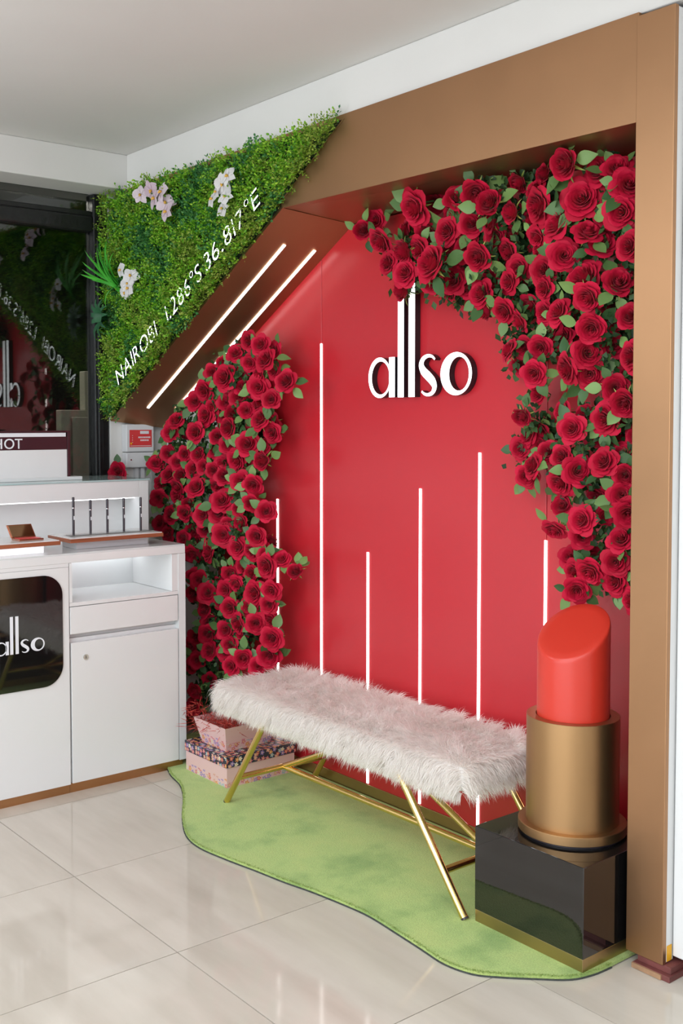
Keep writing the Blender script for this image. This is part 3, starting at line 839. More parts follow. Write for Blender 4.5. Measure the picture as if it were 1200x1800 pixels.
# short pile tufts along the rim of the rug
bp_ = np.array(catmull(rug_out[2:27], 40))
tn = unit(np.gradient(bp_, axis=0)); out_n = np.stack([tn[:, 1], -tn[:, 0]], 1)
idx = rng.integers(0, len(bp_), 5200)
off = -np.abs(rng.normal(0, 0.0035, len(idx)))
P3 = np.concatenate([bp_[idx] + out_n[idx] * off[:, None] + rng.normal(0, 0.0015, (len(idx), 2)), np.full((len(idx), 1), 0.0095)], 1)
dirs = np.concatenate([out_n[idx] * 0.5 + rng.normal(0, 0.5, (len(idx), 2)), np.full((len(idx), 1), 0.9)], 1)
V, F = leaf_cards(P3, unit(dirs), unit(rng.normal(0, 1, (len(idx), 3))), rng.uniform(0.003, 0.0055, len(idx)), 0.0022)
o = link('pile_fringe', np_mesh('pile_fringe', V, F, [M['rugpile']]), rg); o['kind'] = 'stuff'

# ------------------------------------------------------------------ bench
ZR = 0.011
bn = thing('bench', (0.36, 0.88, ZR), 'bench with shaggy cream fur seat on slim brass legs', 'bench')
SX0, SX1, SY0, SY1, SZ0, SZ1 = -0.310, 0.955, 0.675, 1.080, 0.345, 0.430
def leg(foot, top, nm='leg'):
    k = MB(); k.tube([foot, top], 0.0115, 14); return k.build(nm, M['brass'], bn, auto=True)
zc, yf, yb = 0.118, 0.690, 1.080
ft = {}
for sx, xf, xt in ((0, -0.225, 0.010), (1, 0.955, 0.690)):
    for y_ in (yf, yb):
        leg((xf, y_, ZR), (xt, y_, 0.345))
        k = MB(); k.tube([(xf, y_, ZR - 0.0), (xf + (xt - xf) * 0.012, y_, ZR + 0.004)], 0.0118, 14); k.build('foot_pad', M['pencil'], bn)
    tq = (zc - ZR) / (0.345 - ZR); xc_ = xf + (xt - xf) * tq
    ft[sx] = xc_
    k = MB(); k.tube([(xc_, yf, zc), (xc_, yb, zc)], 0.0105, 14); k.build('cross_bar', M['brass'], bn, auto=True)
    xi = 0.36 + (xc_ - 0.36) * 0.30
    k = MB(); k.tube([(xc_, 0.885, zc), (xc_ + (0.30 if sx == 0 else -0.30), 0.885, 0.25), (xc_ + (0.52 if sx == 0 else -0.50), 0.885, 0.345)], 0.0105, 14); k.build('diagonal_brace', M['brass'], bn, auto=True)
k = MB(); k.tube([(ft[0], 0.885, zc), (ft[1], 0.885, zc)], 0.0105, 14); k.build('stretcher', M['brass'], bn, auto=True)
seat = MB().box(SX0 + 0.03, SX1 - 0.03, SY0 + 0.03, SY1 - 0.03, SZ0, SZ1 - 0.012).build('seat', M['furskin'], bn, bevel=0.02, seg=4)
# shaggy fur: tapered strands on the cushion
def fur(n):
    a = rng.random(n)
    areas = np.array([1.225 * 0.39, 1.225 * 0.08 * 1.5, 1.225 * 0.08, 0.39 * 0.08 * 1.5, 0.39 * 0.08 * 1.5, 1.225 * 0.06, 0.39 * 0.05])
    kind = rng.choice(7, n, p=areas / areas.sum())
    u, v = rng.random(n), rng.random(n)
    x0, x1, y0, y1, z0, z1 = SX0 + 0.028, SX1 - 0.028, SY0 + 0.028, SY1 - 0.028, SZ0 + 0.004, SZ1 - 0.012
    P = np.zeros((n, 3)); Nn = np.zeros((n, 3))
    X = x0 + u * (x1 - x0); Y = y0 + u * (y1 - y0)
    def put(k, px, py, pz, nn):
        s = kind == k
        P[s] = np.stack([np.broadcast_to(px, n)[s], np.broadcast_to(py, n)[s], np.broadcast_to(pz, n)[s]], 1); Nn[s] = nn
    YV = y0 + v * (y1 - y0); ZV = z0 + v * (z1 - z0)
    put(0, X, YV, z1, (0, 0, 1)); put(1, X, y0, ZV, (0, -1, 0)); put(2, X, y1, ZV, (0, 1, 0))
    put(3, x0, Y, ZV, (-1, 0, 0)); put(4, x1, Y, ZV, (1, 0, 0))
    put(5, X, y0 + 0.0 * X, z0, (0, -0.7, -0.7)); put(6, x0, Y, z0, (-0.7, 0, -0.7))
    # clumps lean together
    cell = np.floor(P / 0.030).astype(int)
    h = (cell[:, 0] * 73856093 ^ cell[:, 1] * 19349663 ^ cell[:, 2] * 83492791) % 9973
    tab = rng.normal(0, 1, (9973, 3)); lean = tab[h]
    swirl = np.stack([np.sin(P[:, 1] * 17 + P[:, 0] * 6), np.cos(P[:, 0] * 13 + 1.0), np.zeros(n)], 1)
    top = (kind == 0)[:, None]
    # strands near the rim lean outwards and over
    ex = np.clip((np.abs(P[:, 0] - (x0 + x1) / 2) - ((x1 - x0) / 2 - 0.07)) / 0.07, 0, 1) * np.sign(P[:, 0] - (x0 + x1) / 2)
    ey = np.clip((np.abs(P[:, 1] - (y0 + y1) / 2) - ((y1 - y0) / 2 - 0.07)) / 0.07, 0, 1) * np.sign(P[:, 1] - (y0 + y1) / 2)
    outw = np.stack([ex, ey, np.zeros(n)], 1)
    tng = np.where(top, swirl * 0.40 + np.array([0.45, -0.55, 0]) + outw * 1.1, np.array([0, 0, -0.8]))
    d0 = unit(Nn * np.where(top, 0.45, 1.0) + tng * np.where(top, 0.6, 0.30) + lean * 0.15 + rng.normal(0, 0.17, (n, 3)))
    d1 = unit(d0 + np.array([0, 0, -0.35]) + tng * 0.45 + lean * 0.12 + rng.normal(0, 0.15, (n, 3)))
    d2 = unit(d1 + np.array([0, 0, -0.45]) + tng * 0.35 + rng.normal(0, 0.18, (n, 3)))
    L_ = rng.uniform(0.036, 0.064, (n, 1)) * np.where(top, 0.80, 1.0) * np.where(kind[:, None] >= 5, 0.6, 1.0)
    p1 = P + d0 * L_ * 0.38; p2 = p1 + d1 * L_ * 0.34; p3 = p2 + d2 * L_ * 0.30
    w = rng.uniform(0.0006, 0.0011, (n, 1))
    sd = unit(np.cross(d0, rng.normal(0, 1, (n, 3))))
    V = np.stack([P - sd * w, P + sd * w, p1 - sd * w, p1 + sd * w, p2 - sd * w * 0.7, p2 + sd * w * 0.7, p3], 1).reshape(-1, 3)
    b = np.arange(n) * 7
    T = [(0, 1, 3), (0, 3, 2), (2, 3, 5), (2, 5, 4), (4, 5, 6)]
    F = np.concatenate([np.stack([b + t[0], b + t[1], b + t[2]], 1) for t in T])
    return V, F
V, F = fur(70000)
o = link('fur', np_mesh('fur', V, F, [M['fur']], smooth=True), seat); o['kind'] = 'stuff'; o['label'] = 'long shaggy cream faux fur'

# ------------------------------------------------------------------ giant lipstick on a black plinth
pl = thing('plinth', (1.158, 0.885, ZR), 'glossy black plinth with gold foot under the giant lipstick', 'plinth')
MB().box(0.977, 1.340, 0.706, 1.06, ZR, 0.044).build('gold_foot', M['kickgold'], pl, bevel=0.001)
MB().box(0.976, 1.341, 0.705, 1.061, 0.044, 0.274).build('block', M['blackgloss'], pl, bevel=0.0015)
LX, LY = 1.160, 0.885
lp = thing('lipstick', (LX, LY, 0.274), 'giant red lipstick prop with satin gold case on the black plinth', 'lipstick prop')
k = MB(); k.lathe([(0.08, 0.2745), (0.136, 0.2745), (0.136, 0.280), (0.08, 0.280)], LX, LY, 96); k.build('foot', M['pencil'], lp, auto=True)
k = MB(); k.lathe([(0.09, 0.2801), (0.1415, 0.2801), (0.1430, 0.2815), (0.1430, 0.3035), (0.1415, 0.305), (0.09, 0.305)], LX, LY, 96); k.build('base_ring', M['goldcase'], lp, auto=True)
k = MB(); k.lathe([(0.09, 0.3051), (0.1225, 0.3051), (0.1225, 0.5865), (0.1215, 0.5875), (0.098, 0.5875), (0.098, 0.40)], LX, LY, 96); k.build('case', M['goldcase'], lp, auto=True)
BR, zc0, gx, gy = 0.0955, 0.812, -0.12, 0.63
k = MB(); n = 96
rows = []
def ring(r, zf):
    return [(LX + r * math.cos(2 * math.pi * q / n), LY + r * math.sin(2 * math.pi * q / n), zf(r * math.cos(2 * math.pi * q / n), r * math.sin(2 * math.pi * q / n))) for q in range(n)]
pln = lambda x, y: zc0 + gx * x + gy * y
rows.append(ring(BR, lambda x, y: 0.45))
rows.append(ring(BR, lambda x, y: pln(x, y) - 0.012))
for s_, dz in ((0.992, 0.0055), (0.975, 0.0022), (0.94, 0.0)):
    rows.append(ring(BR * s_, lambda x, y, dz=dz: pln(x, y) - dz))
for s_ in (0.75, 0.5, 0.25, 0.02):
    rows.append(ring(BR * s_, pln))
vs_ = [q for r_ in rows for q in r_]
fs_ = []
for i in range(len(rows) - 1):
    for q in range(n):
        a, b = i * n + q, i * n + (q + 1) % n
        fs_.append((a, b, b + n, a + n))
fs_.append(tuple(range((len(rows) - 1) * n, len(rows) * n))); fs_.append(tuple(reversed(range(n))))
k.add(vs_, fs_); k.build('bullet', M['lipred'], lp, auto=True)

# ------------------------------------------------------------------ gift boxes
def uvbox(me, org):
    uvl = me.uv_layers.new(name='UVMap')
    for p_ in me.polygons:
        nn = p_.normal
        for li in p_.loop_indices:
            v = me.vertices[me.loops[li].vertex_index].co
            if abs(nn.z) > 0.8: uv = (v.x - org[0], v.y - org[1])
            elif abs(nn.x) > abs(nn.y): uv = (v.y - org[1], v.z - org[2])
            else: uv = (v.x - org[0] + 0.37, v.z - org[2])
            uvl.data[li].uv = uv
g1 = thing('gift_box', (-0.487, 0.92, ZR), 'lower pink gift box with navy floral lid on the rug', 'box')
o = MB().box(-0.630, -0.342, 0.768, 1.078, ZR, 0.112).build('body', M['pinkfloral'], g1); uvbox(o.data, (-0.634, 0.765, ZR))
o = MB().box(-0.634, -0.338, 0.764, 1.082, 0.086, 0.126).build('lid', M['floral'], g1, bevel=0.001); uvbox(o.data, (-0.634, 0.765, ZR)); o['label'] = 'navy lid printed with small flowers'
gz = 0.1262
g2 = thing('gift_box', (-0.47, 0.90, gz), 'open pink flared gift box filled with red paper shreds', 'box')
def flare(y, x, z, w, d):
    return [(x - w, y - d, z), (x + w, y - d, z), (x + w, y + d, z), (x - w, y + d, z)]
bx, by = -0.487, 0.905
lo, hi = flare(by, bx, gz, 0.085, 0.100), flare(by, bx, 0.222, 0.112, 0.122)
lo2, hi2 = flare(by, bx, gz + 0.003, 0.082, 0.097), flare(by, bx, 0.222, 0.1095, 0.1195)
m = MB(); m.add(lo + hi + lo2 + hi2, [(3, 2, 1, 0)] + [(i, (i + 1) % 4, 4 + (i + 1) % 4, 4 + i) for i in range(4)] + [(4 + i, 4 + (i + 1) % 4, 12 + (i + 1) % 4, 12 + i) for i in range(4)] + [(12 + i, 12 + (i + 1) % 4, 8 + (i + 1) % 4, 8 + i) for i in range(4)] + [(8, 9, 10, 11)])
o = m.build('tray', M['pinkfloral'], g2); uvbox(o.data, (bx - 0.1, by - 0.1, gz + 0.012))
ns = 900
P3 = np.stack([rng.uniform(bx - 0.095, bx + 0.085, ns), rng.uniform(by - 0.112, by + 0.095, ns), 0.195 + np.abs(rng.normal(0, 0.022, ns))], 1)
P3[:90, 0] = bx - 0.118 + rng.normal(0, 0.006, 90); P3[:90, 1] = by - 0.10 + rng.normal(0, 0.022, 90); P3[:90, 2] = rng.uniform(0.17, 0.265, 90)
dv = unit(rng.normal(0, 1, (ns, 3)) * np.array([1, 1, 0.55]) + np.array([0, 0, 0.12]))
V, F = leaf_cards(P3, dv, unit(rng.normal(0, 1, (ns, 3))), rng.uniform(0.03, 0.065, ns), 0.0024, 0.9)
o = link('paper_shreds', np_mesh('paper_shreds', V, F, [M['shreds']]), g2); o['kind'] = 'stuff'; o['label'] = 'red shredded paper filling'

# ------------------------------------------------------------------ roses
def petal_grid(phi0, rk, hw, zt, curl, rb=0.10, zb=-0.55, nu=7, nv=6, wob=0.05, seed=0, tipy=0.0):
    r_ = random.Random(seed)
    w1_, w2_ = r_.uniform(0, 6.28), r_.uniform(0, 6.28)
    V, F = [], []
    for i in range(nv):
        for j in range(nu):
            u = -1 + 2 * j / (nu - 1)
            v = i / (nv - 1) * (1 - 0.22 * abs(u) ** 3 + tipy * (1 - abs(u)))
            widen = math.sin(min(1, v * 1.25 + 0.18) * math.pi / 2)
            ang = phi0 + u * hw * widen
            rr = rb + (rk - rb) * math.sin(min(v, 1) * math.pi / 2) ** 0.75
            rr *= 1 + 0.13 * u * min(1, v * 1.5)
            z = zb + (zt - zb) * v
            c = max(0, v - 0.62) / 0.38
            rr += curl * c * c * 0.30
            z -= curl * c * c * 0.22
            rr += wob * math.sin(3.1 * u + w1_) * v * rk
            z += wob * math.sin(4.3 * u + w2_) * v
            V.append((rr * math.cos(ang), rr * math.sin(ang), z))
    for i in range(nv - 1):
        for j in range(nu - 1):
            a = i * nu + j
            F.append((a, a + 1, a + nu + 1, a + nu))
    return V, F

def make_bloom(seed, openness):
    r_ = random.Random(seed)
    m = MB()
    m.tube([(0, 0, -0.5), (0, 0, 0.25), (0.01, 0.01, 0.38)], [0.06, 0.05, 0.02], 8)
    s = 0
    for (cnt, rk, hw, zt, curl) in ((2, 0.08, 1.8, 0.43, 0.10), (3, 0.18, 1.35, 0.45, 0.22), (3, 0.30, 1.25, 0.42, 0.32), (4, 0.43, 1.05, 0.36, 0.42), (5, 0.57, 0.88, 0.26, 0.55), (5, 0.73, 0.84, 0.12, 0.75)):
        rk2 = rk * (0.72 + 0.28 * openness); zt2 = zt + (1 - openness) * 0.20
        ph = r_.uniform(0, 6.28)
        for q in range(cnt):
            s += 1
            V, F = petal_grid(ph + 2 * math.pi * q / cnt + r_.uniform(-0.12, 0.12), rk2 * r_.uniform(0.90, 1.10), hw, zt2 + r_.uniform(-0.05, 0.04), curl * openness, seed=seed * 100 + s)
            m.add(V, F)
    return m.mesh('bloom', M['petal'], smooth=True)

def make_petal(seed, openness):
    V, F = petal_grid(0, 0.88 * (0.75 + 0.25 * openness), 0.86, -0.04 + (1 - openness) * 0.30, 0.85 * openness, seed=seed, wob=0.07, tipy=0.08)
    m = MB(); m.add(V, F)
    return m.mesh('petal', M['petal'], smooth=True)

def make_leaf(seed):
    r_ = random.Random(seed)
    m = MB(); V = []; n_ = 7
    bend = r_.uniform(-0.15, 0.35); fold = r_.uniform(0.10, 0.24)
    prof = [0.03, 0.24, 0.33, 0.34, 0.27, 0.15, 0.0]
    for i in range(n_):
        t = i / (n_ - 1)
        zc_ = -bend * t * t
        V += [(-prof[i], t, zc_ + fold * prof[i]), (0, t, zc_), (prof[i], t, zc_ + fold * prof[i])]
    F = []
    for i in range(n_ - 1):
        a = i * 3
        F += [(a, a + 1, a + 4, a + 3), (a + 1, a + 2, a + 5, a + 4)]
    m.add(V, F)
    m.tube([(0, -0.35, -0.05), (0, 0.02, 0.0)], 0.022, 5)
    return m.mesh('leaf', M['roseleaf'], smooth=True)

def make_sepals(seed):
    r_ = random.Random(seed)
    m = MB()
    m.lathe([(0.05, -0.72), (0.13, -0.66), (0.15, -0.58), (0.10, -0.50)], 0, 0, 8)
    for q in range(5):
        a = 2 * math.pi * q / 5 + r_.uniform(-0.2, 0.2); ln = r_.uniform(0.75, 1.15); dz = r_.uniform(-0.25, 0.15)
        V = []
        for i in range(5):
            t = i / 4; rr = 0.10 + ln * t; w_ = 0.13 * (1 - t) ** 0.7
            z = -0.58 + dz * t + 0.18 * math.sin(t * 3)
            for s_ in (-1, 0, 1):
                V.append((rr * math.cos(a) - s_ * w_ * math.sin(a), rr * math.sin(a) + s_ * w_ * math.cos(a), z + (0.03 if s_ else 0)))
        F = []
        for i in range(4):
            b = i * 3
            F += [(b, b + 1, b + 4, b + 3), (b + 1, b + 2, b + 5, b + 4)]
        m.add(V, F)
    return m.mesh('sepals', M['sepal'], smooth=True)

def make_stem(seed):
    r_ = random.Random(seed)
    m = MB(); m.tube([(0, 0, -0.70), (r_.uniform(-.1, .1), r_.uniform(-.1, .1), -1.1), (r_.uniform(-.25, .25), r_.uniform(-.25, .25), -1.5)], 0.055, 6)
    return m.mesh('stem', M['stem'], smooth=True)

OPEN = [1.0, 0.95, 0.85, 0.7, 0.45, 1.0]
BL = [make_bloom(11 + i, OPEN[i]) for i in range(6)]
PT = [[make_petal(70 + i * 10 + j, OPEN[i]) for j in range(3)] for i in range(6)]
LF = [make_leaf(i) for i in range(6)]
SP = [make_sepals(i) for i in range(3)]
ST = [make_stem(i) for i in range(3)]

ZONES = {
 'a': ('left garland peak under the slanted light strips', 'roses at the peak of the left garland'),
 'b': ('left garland flank beside the counter shelf', 'roses at the outer left of the left garland'),
 'c': ('', None),
 'd': ('left garland middle against the red panel', 'roses in the middle of the left garland'),
 'e': ('lower left garland between counter and fur bench', 'roses low in the left garland'),
 'f': ('', None),
 'g': ('hanging garland above the white letter sign', 'roses above the letter sign'),
 'h': ('corner garland under the bronze soffit', 'roses in the top right corner'),
 'i': ('right garland beside the pillar at sign height', 'roses of the right garland at sign height'),
 'j': ('right garland above the giant lipstick', 'roses above the giant lipstick'),
}
LOOK = ['wide open', 'fully open', 'open', 'half open', 'tightly furled', 'large-petalled']
ROSES = """a,-504,978,1677,30 a,-394,958,1657,32 a,-369,999,1633,29 a,-605,986,1636,29 a,-346,944,1598,35 a,-526,1000,1591,29 a,-776,1040,1609,29 a,-703,1034,1580,29 a,-830,1020,1569,29 a,-633,947,1538,40 a,-380,1007,1561,29 a,-589,1005,1566,29 a,-473,999,1545,29 a,-210,941,1514,35 a,-574,1002,1507,29 a,-456,991,1495,36 a,-862,998,1490,35 a,-948,1009,1451,33 a,-592,997,1462,34 a,-350,976,1450,29 a,-696,1001,1441,29 a,-505,1024,1436,29 a,-824,1012,1423,30 a,-845,993,1390,37 a,-644,1001,1401,34 a,-531,989,1409,29 a,-422,973,1378,35 a,-776,1039,1385,29 a,-1078,993,1373,33 b,-1107,981,1318,32 a,-642,972,1339,35 b,-865,957,1320,35 a,-1089,1041,1324,29 d,-389,1006,1321,31 d,-553,1020,1319,29 d,-774,1007,1306,29 d,-522,985,1278,38 d,-694,1009,1272,29 d,-816,1026,1247,29 d,-522,1049,1264,29 b,-1184,1018,1223,29 b,-1259,1000,1184,31 b,-1093,1010,1192,30 b,-1045,1014,1227,29 d,-891,986,1225,29 b,-923,982,1168,32 d,-601,985,1207,37 d,-861,999,1181,29 d,-365,943,1217,35 d,-760,1024,1193,29 d,-576,1018,1179,29 b,-1161,1001,1134,32 b,-1074,1010,1134,29 d,-787,996,1163,29 d,-734,1014,1147,33 d,-535,963,1134,33 d,-469,975,1118,33 b,-862,957,1097,37 b,-1261,1019,1089,29 b,-1081,999,1079,29 d,-894,1022,1111,29 d,-785,1012,1096,30 b,-1234,995,1025,31 b,-1103,1008,1044,30 d,-713,990,1048,38 d,-473,971,1046,30 d,-582,981,1025,29 d,-374,971,1027,31 d,-748,995,994,35 b,-1002,1011,1012,30 b,-1009,991,974,30 b,-1137,996,959,31 d,-816,962,982,35 d,-572,984,963,32 d,-694,1007,947,29 b,-1310,1041,906,29 b,-1021,1039,890,29 d,-893,1024,914,31 d,-690,980,909,37 b,-1244,1043,860,29 d,-420,954,925,32 b,-1048,1006,860,29 d,-829,1018,860,32 d,-433,1033,896,29 d,-579,975,868,34 d,-1023,1054,840,29 d,-511,993,856,32 d,-964,1004,794,35 d,-809,981,826,32 d,-399,988,861,29 f,-316,998,849,29 f,-190,969,817,29 e,-361,956,817,37 e,-600,1015,782,32 e,-669,1003,749,29 e,-530,1006,769,29 e,-924,982,711,29 e,-854,971,701,33 e,-811,1034,683,29 e,-791,970,664,36 e,-674,978,686,32 e,-634,1002,710,29 e,-489,989,694,40 e,-633,1014,666,29 e,-338,967,723,31 e,-960,1000,632,29 e,-748,1000,628,29 e,-631,971,620,32 e,-540,999,634,31 e,-851,987,583,29 e,-367,976,668,29 e,-588,977,561,35 e,-443,970,583,32 e,-417,1017,592,31 e,-837,998,534,29 e,-696,991,520,33 e,-986,1028,437,29 e,-807,978,482,35 e,-621,1028,516,29 e,-794,1031,450,29 e,-792,975,422,33 e,-670,996,463,30 e,-714,999,423,29 e,-331,962,543,36 e,-522,964,434,34 e,-380,984,468,39 e,-1025,1031,309,29 e,-463,989,414,31 e,-634,975,383,29 e,-928,987,219,31 e,-963,998,147,29 e,-958,1016,346,29 e,-1014,1018,399,29 e,-898,1045,267,29 c,-1330,845,1145,34 h,1087,913,2054,42 h,1151,977,2037,38 h,1213,977,2033,33 h,1258,970,1982,39 h,932,1011,2069,29 h,833,1019,2060,32 h,903,1005,2027,31 h,1113,957,1965,47 h,957,955,1966,46 g,604,995,2053,33 g,730,949,2036,36 g,773,956,2006,36 g,442,962,2036,47 g,437,1063,2071,29 g,157,1054,2052,29 g,147,1007,2016,31 h,825,994,1975,34 g,579,1002,2004,36 h,1031,949,1909,40 h,1241,959,1909,39 g,667,997,1965,32 g,733,1005,1965,32 h,868,1028,1945,29 h,1172,981,1904,29 g,328,1032,1990,33 g,448,1023,1964,34 g,583,970,1949,33 h,738,1024,1918,32 h,784,1045,1918,29 g,247,994,1960,38 h,1145,946,1875,33 h,1160,986,1844,35 h,1269,951,1816,32 g,628,1001,1901,37 g,559,1005,1892,33 g,738,947,1849,36 h,921,997,1887,29 g,376,981,1912,39 g,428,999,1912,34 h,800,1010,1864,32 h,911,1021,1856,31 h,1068,945,1818,36 g,572,910,1848,46 h,715,1043,1861,29 g,289,988,1887,30 g,597,1040,1845,29 g,393,972,1843,34 i,840,1014,1812,31 i,953,990,1794,35 g,565,1018,1804,33 i,1238,954,1732,36 i,1116,963,1756,47 i,821,988,1772,29 g,708,1028,1790,29 g,501,985,1799,33 g,329,1019,1796,35 g,588,1056,1787,29 g,527,1038,1774,29 g,713,986,1750,34 i,955,989,1740,29 i,1161,923,1690,37 g,706,1012,1699,30 i,810,984,1685,33 i,861,1039,1704,29 i,945,1002,1675,30 i,1027,963,1670,32 i,1266,965,1641,32 i,1162,1033,1690,29 i,847,1008,1655,29 i,1177,922,1609,36 i,1163,1016,1637,29 i,941,1037,1631,29 i,819,992,1576,29 i,858,1020,1579,29 i,947,988,1573,30 i,988,1035,1604,29 i,1146,951,1551,35 i,1281,946,1533,34 i,1177,1016,1574,29 i,801,1067,1535,29 i,947,960,1499,32 i,1077,939,1505,35 i,1136,970,1493,35 i,1209,1040,1489,29 i,1219,974,1454,32 i,898,1035,1451,29 i,1219,1061,1614,29 i,1216,1056,1775,29 j,876,994,1378,29 j,1002,1017,1391,30 j,1091,951,1347,34 j,1099,996,1386,29 j,1181,976,1371,36 i,1263,951,1410,35 j,1102,1038,1329,29 j,1247,1020,1330,29 j,814,1056,1285,29 j,957,1014,1279,29 j,1026,986,1267,29 j,911,994,1239,31 j,1190,959,1261,33 j,1214,1010,1280,29 j,1088,987,1231,36 j,1025,981,1191,35 j,1249,978,1222,29 j,866,1029,1203,29 j,1247,971,1174,33 j,1014,1007,1128,29 j,1267,969,1124,35 j,1113,968,1098,34 j,1009,982,1056,29 j,1093,1005,1048,29 j,1218,1003,1054,31 j,1159,1031,1109,29 j,1221,1056,1020,29 j,1002,1062,981,29 j,1213,989,990,31 j,1136,979,952,34 j,1027,1047,936,29 j,1231,1029,984,29 j,1196,1006,934,32 j,1092,980,898,32 j,1216,1065,953,29 j,1256,996,891,29 j,879,1062,1345,29 j,840,1057,1326,29"""
rr_ = random.Random(21)
def face_dir(z, x):
    if z in 'abc': base = Vector((0.45, -0.9, 0.12))
    elif z in 'def': base = Vector((0.50, -0.9, 0.10))
    elif z == 'g': base = Vector((0.05, -0.95, -0.12))
    elif x < 0.93: base = Vector((-0.15, -0.95, -0.10))
    elif x < 1.05: base = Vector((0.05, -1.0, 0.0))
    else: base = Vector((0.38, -0.95, 0.08))
    s = 0.26 if z in 'abcdef' else 0.34
    return (base + Vector((rr_.gauss(0, s), rr_.gauss(0, s * 0.5), rr_.gauss(0, s)))).normalized()
rose_pts = []
toks = []
for tok in ROSES.split():
    z, x, y, zz, r = tok.split(',')
    toks.append((z, *[int(q) / 1000 for q in (x, y, zz, r)]))
# roses set deeper, filling the gaps between the front ones
TK = np.array([q[1:4] for q in toks])
g2 = np.random.default_rng(3)
deep = []
for _ in range(20000):
    c_ = TK[g2.integers(0, len(TK))][[0, 2]] + g2.normal(0, 0.05, 2)
    dq = np.linalg.norm(TK[:, [0, 2]] - c_, axis=1)
    near = np.argsort(dq)
    quad = len({int(np.floor((math.atan2(TK[q_, 2] - c_[1], TK[q_, 0] - c_[0]) + math.pi) / (math.pi / 2.5))) for q_ in near[:9] if dq[q_] < 0.085})
    if dq.min() > 0.040 and quad >= 5 and (not deep or min(math.hypot(c_[0] - q[1], c_[1] - q[3]) for q in deep) > 0.055):
        deep.append((toks[near[0]][0], float(c_[0]), 1.075, float(c_[1]), 0.034))
    if len(deep) >= 36: break
toks += [q for q in deep if q[0] not in 'cf']
for (z, x, y, zz, r) in toks:
    rose_pts.append((z, x, y, zz, r))
    side = z in 'ghij'
    i = rr_.choices(range(6), [4, 4, 4, 3, 2.0 if side else 0.7, 4])[0]
    lab, grp = ZONES[z]
    if z == 'c':
        lab = 'single red rose peeking over the back shelf beneath the electrical box'
    elif z == 'f':
        lab = 'outermost red rose jutting sideways from the left garland over the red panel' if x == max(q[1] for q in toks if q[0] == 'f') else 'red rose crossing the leftmost light strip beside the outermost rose'
    else:
        zx = sorted(q[1] for q in toks if q[0] == z); zv = sorted(q[3] for q in toks if q[0] == z); nz_ = len(zx)
        hx = 'left' if x < zx[nz_ // 3] else 'right' if x > zx[2 * nz_ // 3] else 'centre'
        hv = 'upper' if zz > zv[2 * nz_ // 3] else 'lower' if zz < zv[nz_ // 3] else 'middle'
        lab = '%s red rose%s, %s %s of the %s' % (('deep-set' if y > 1.0745 else LOOK[i]), '', hv, hx, lab)
    t = thing('rose', (x, y, zz), lab, 'rose', grp)
    d = face_dir(z, x)
    q = Vector((0, 0, 1)).rotation_difference(d)
    from mathutils import Quaternion
    t.rotation_mode = 'QUATERNION'
    t.rotation_quaternion = q @ Quaternion((0, 0, 1), rr_.uniform(0, 6.28))
    t.scale = (r * (1.20 if z in 'abcdef' else 1.24 if z == 'g' else 1.15),) * 3
    def child(nm, me, rot=0.0, loc=None, mat=None, scl=None):
        c = bpy.data.objects.new(nm, me); col.objects.link(c); c.parent = t
        if rot: c.rotation_euler = (0, 0, rot)
        if mat is not None: c.matrix_local = mat
        return c
    child('bloom', BL[i])
    a0 = rr_.uniform(0, 6.28)
    for k_ in range(5):
        child('petal', PT[i][k_ % 3], a0 + k_ * 2 * math.pi / 5 + rr_.uniform(-0.15, 0.15))
    child('sepals', SP[rr_.randrange(3)], rr_.uniform(0, 6.28))
    child('stem', ST[rr_.randrange(3)])
    nl = rr_.choice((2, 3, 3, 4)) if z != 'c' else 2
    for k_ in range(nl):
        a = rr_.uniform(0, 6.28)
        sc_ = rr_.uniform(0.95, 1.45)
        mat = (Matrix.Rotation(a, 4, 'Z') @ Matrix.Translation((0, rr_.uniform(0.65, 1.0), rr_.uniform(-0.65, -0.30))) @
               Matrix.Rotation(rr_.uniform(-0.5, 0.45), 4, 'X') @ Matrix.Rotation(rr_.uniform(-0.6, 0.6), 4, 'Y') @ Matrix.Scale(sc_, 4))
        child('leaf', LF[rr_.randrange(6)], mat=mat)

# dark filler leaves behind each garland
def filler(sel, name, label, per):
    pts = np.array([(x, y, zz) for z, x, y, zz, r in rose_pts if z in sel])
    dd_ = np.linalg.norm(pts[:, None, [0, 2]] - pts[None, :, [0, 2]], axis=2)
    keep = (dd_ < (0.10 if 'g' in sel else 0.13)).sum(1) >= (5 if 'g' in sel else 6)
    if 'g' not in sel: keep |= pts[:, 0] < -0.78
    pts = pts[keep]
    n_ = len(pts) * per
    P3 = pts[rng.integers(0, len(pts), n_)] + rng.normal(0, 1, (n_, 3)) * np.array([0.028, 0.0, 0.028])
    P3[:, 1] = np.clip(P3[:, 1] + rng.uniform(0.015, 0.07, n_), 0.9, YW - 0.012)
    P3[:, 0] = np.clip(P3[:, 0], XL + 0.02, 1.33)
    if 'g' not in sel:
        over = P3[:, 0] > -0.56; P3[over, 0] = -0.56 - rng.random(over.sum()) * 0.05
    dv = unit(rng.normal(0, 1, (n_, 3)) * np.array([1, 0.35, 1]))
    nn = unit(np.array([0.3, -1, 0.2]) + rng.normal(0, 0.4, (n_, 3)))
    V, F = leaf_cards(P3, dv, nn, rng.uniform(0.018, 0.032, n_), rng.uniform(0.013, 0.020, n_), 0.2)
    V[:, 1] = np.minimum(V[:, 1], YW - 0.004)
    V[:, 0] = np.maximum(V[:, 0], XL + 0.004); V[:, 0] = np.minimum(V[:, 0], 1.352)
    o = link(name, np_mesh(name, V, F, [M['filler']]))
    tag(o, label, 'foliage', kind='stuff')
filler('abde', 'garland_foliage', 'dense dark green leaves behind the roses of the left garland', 90)
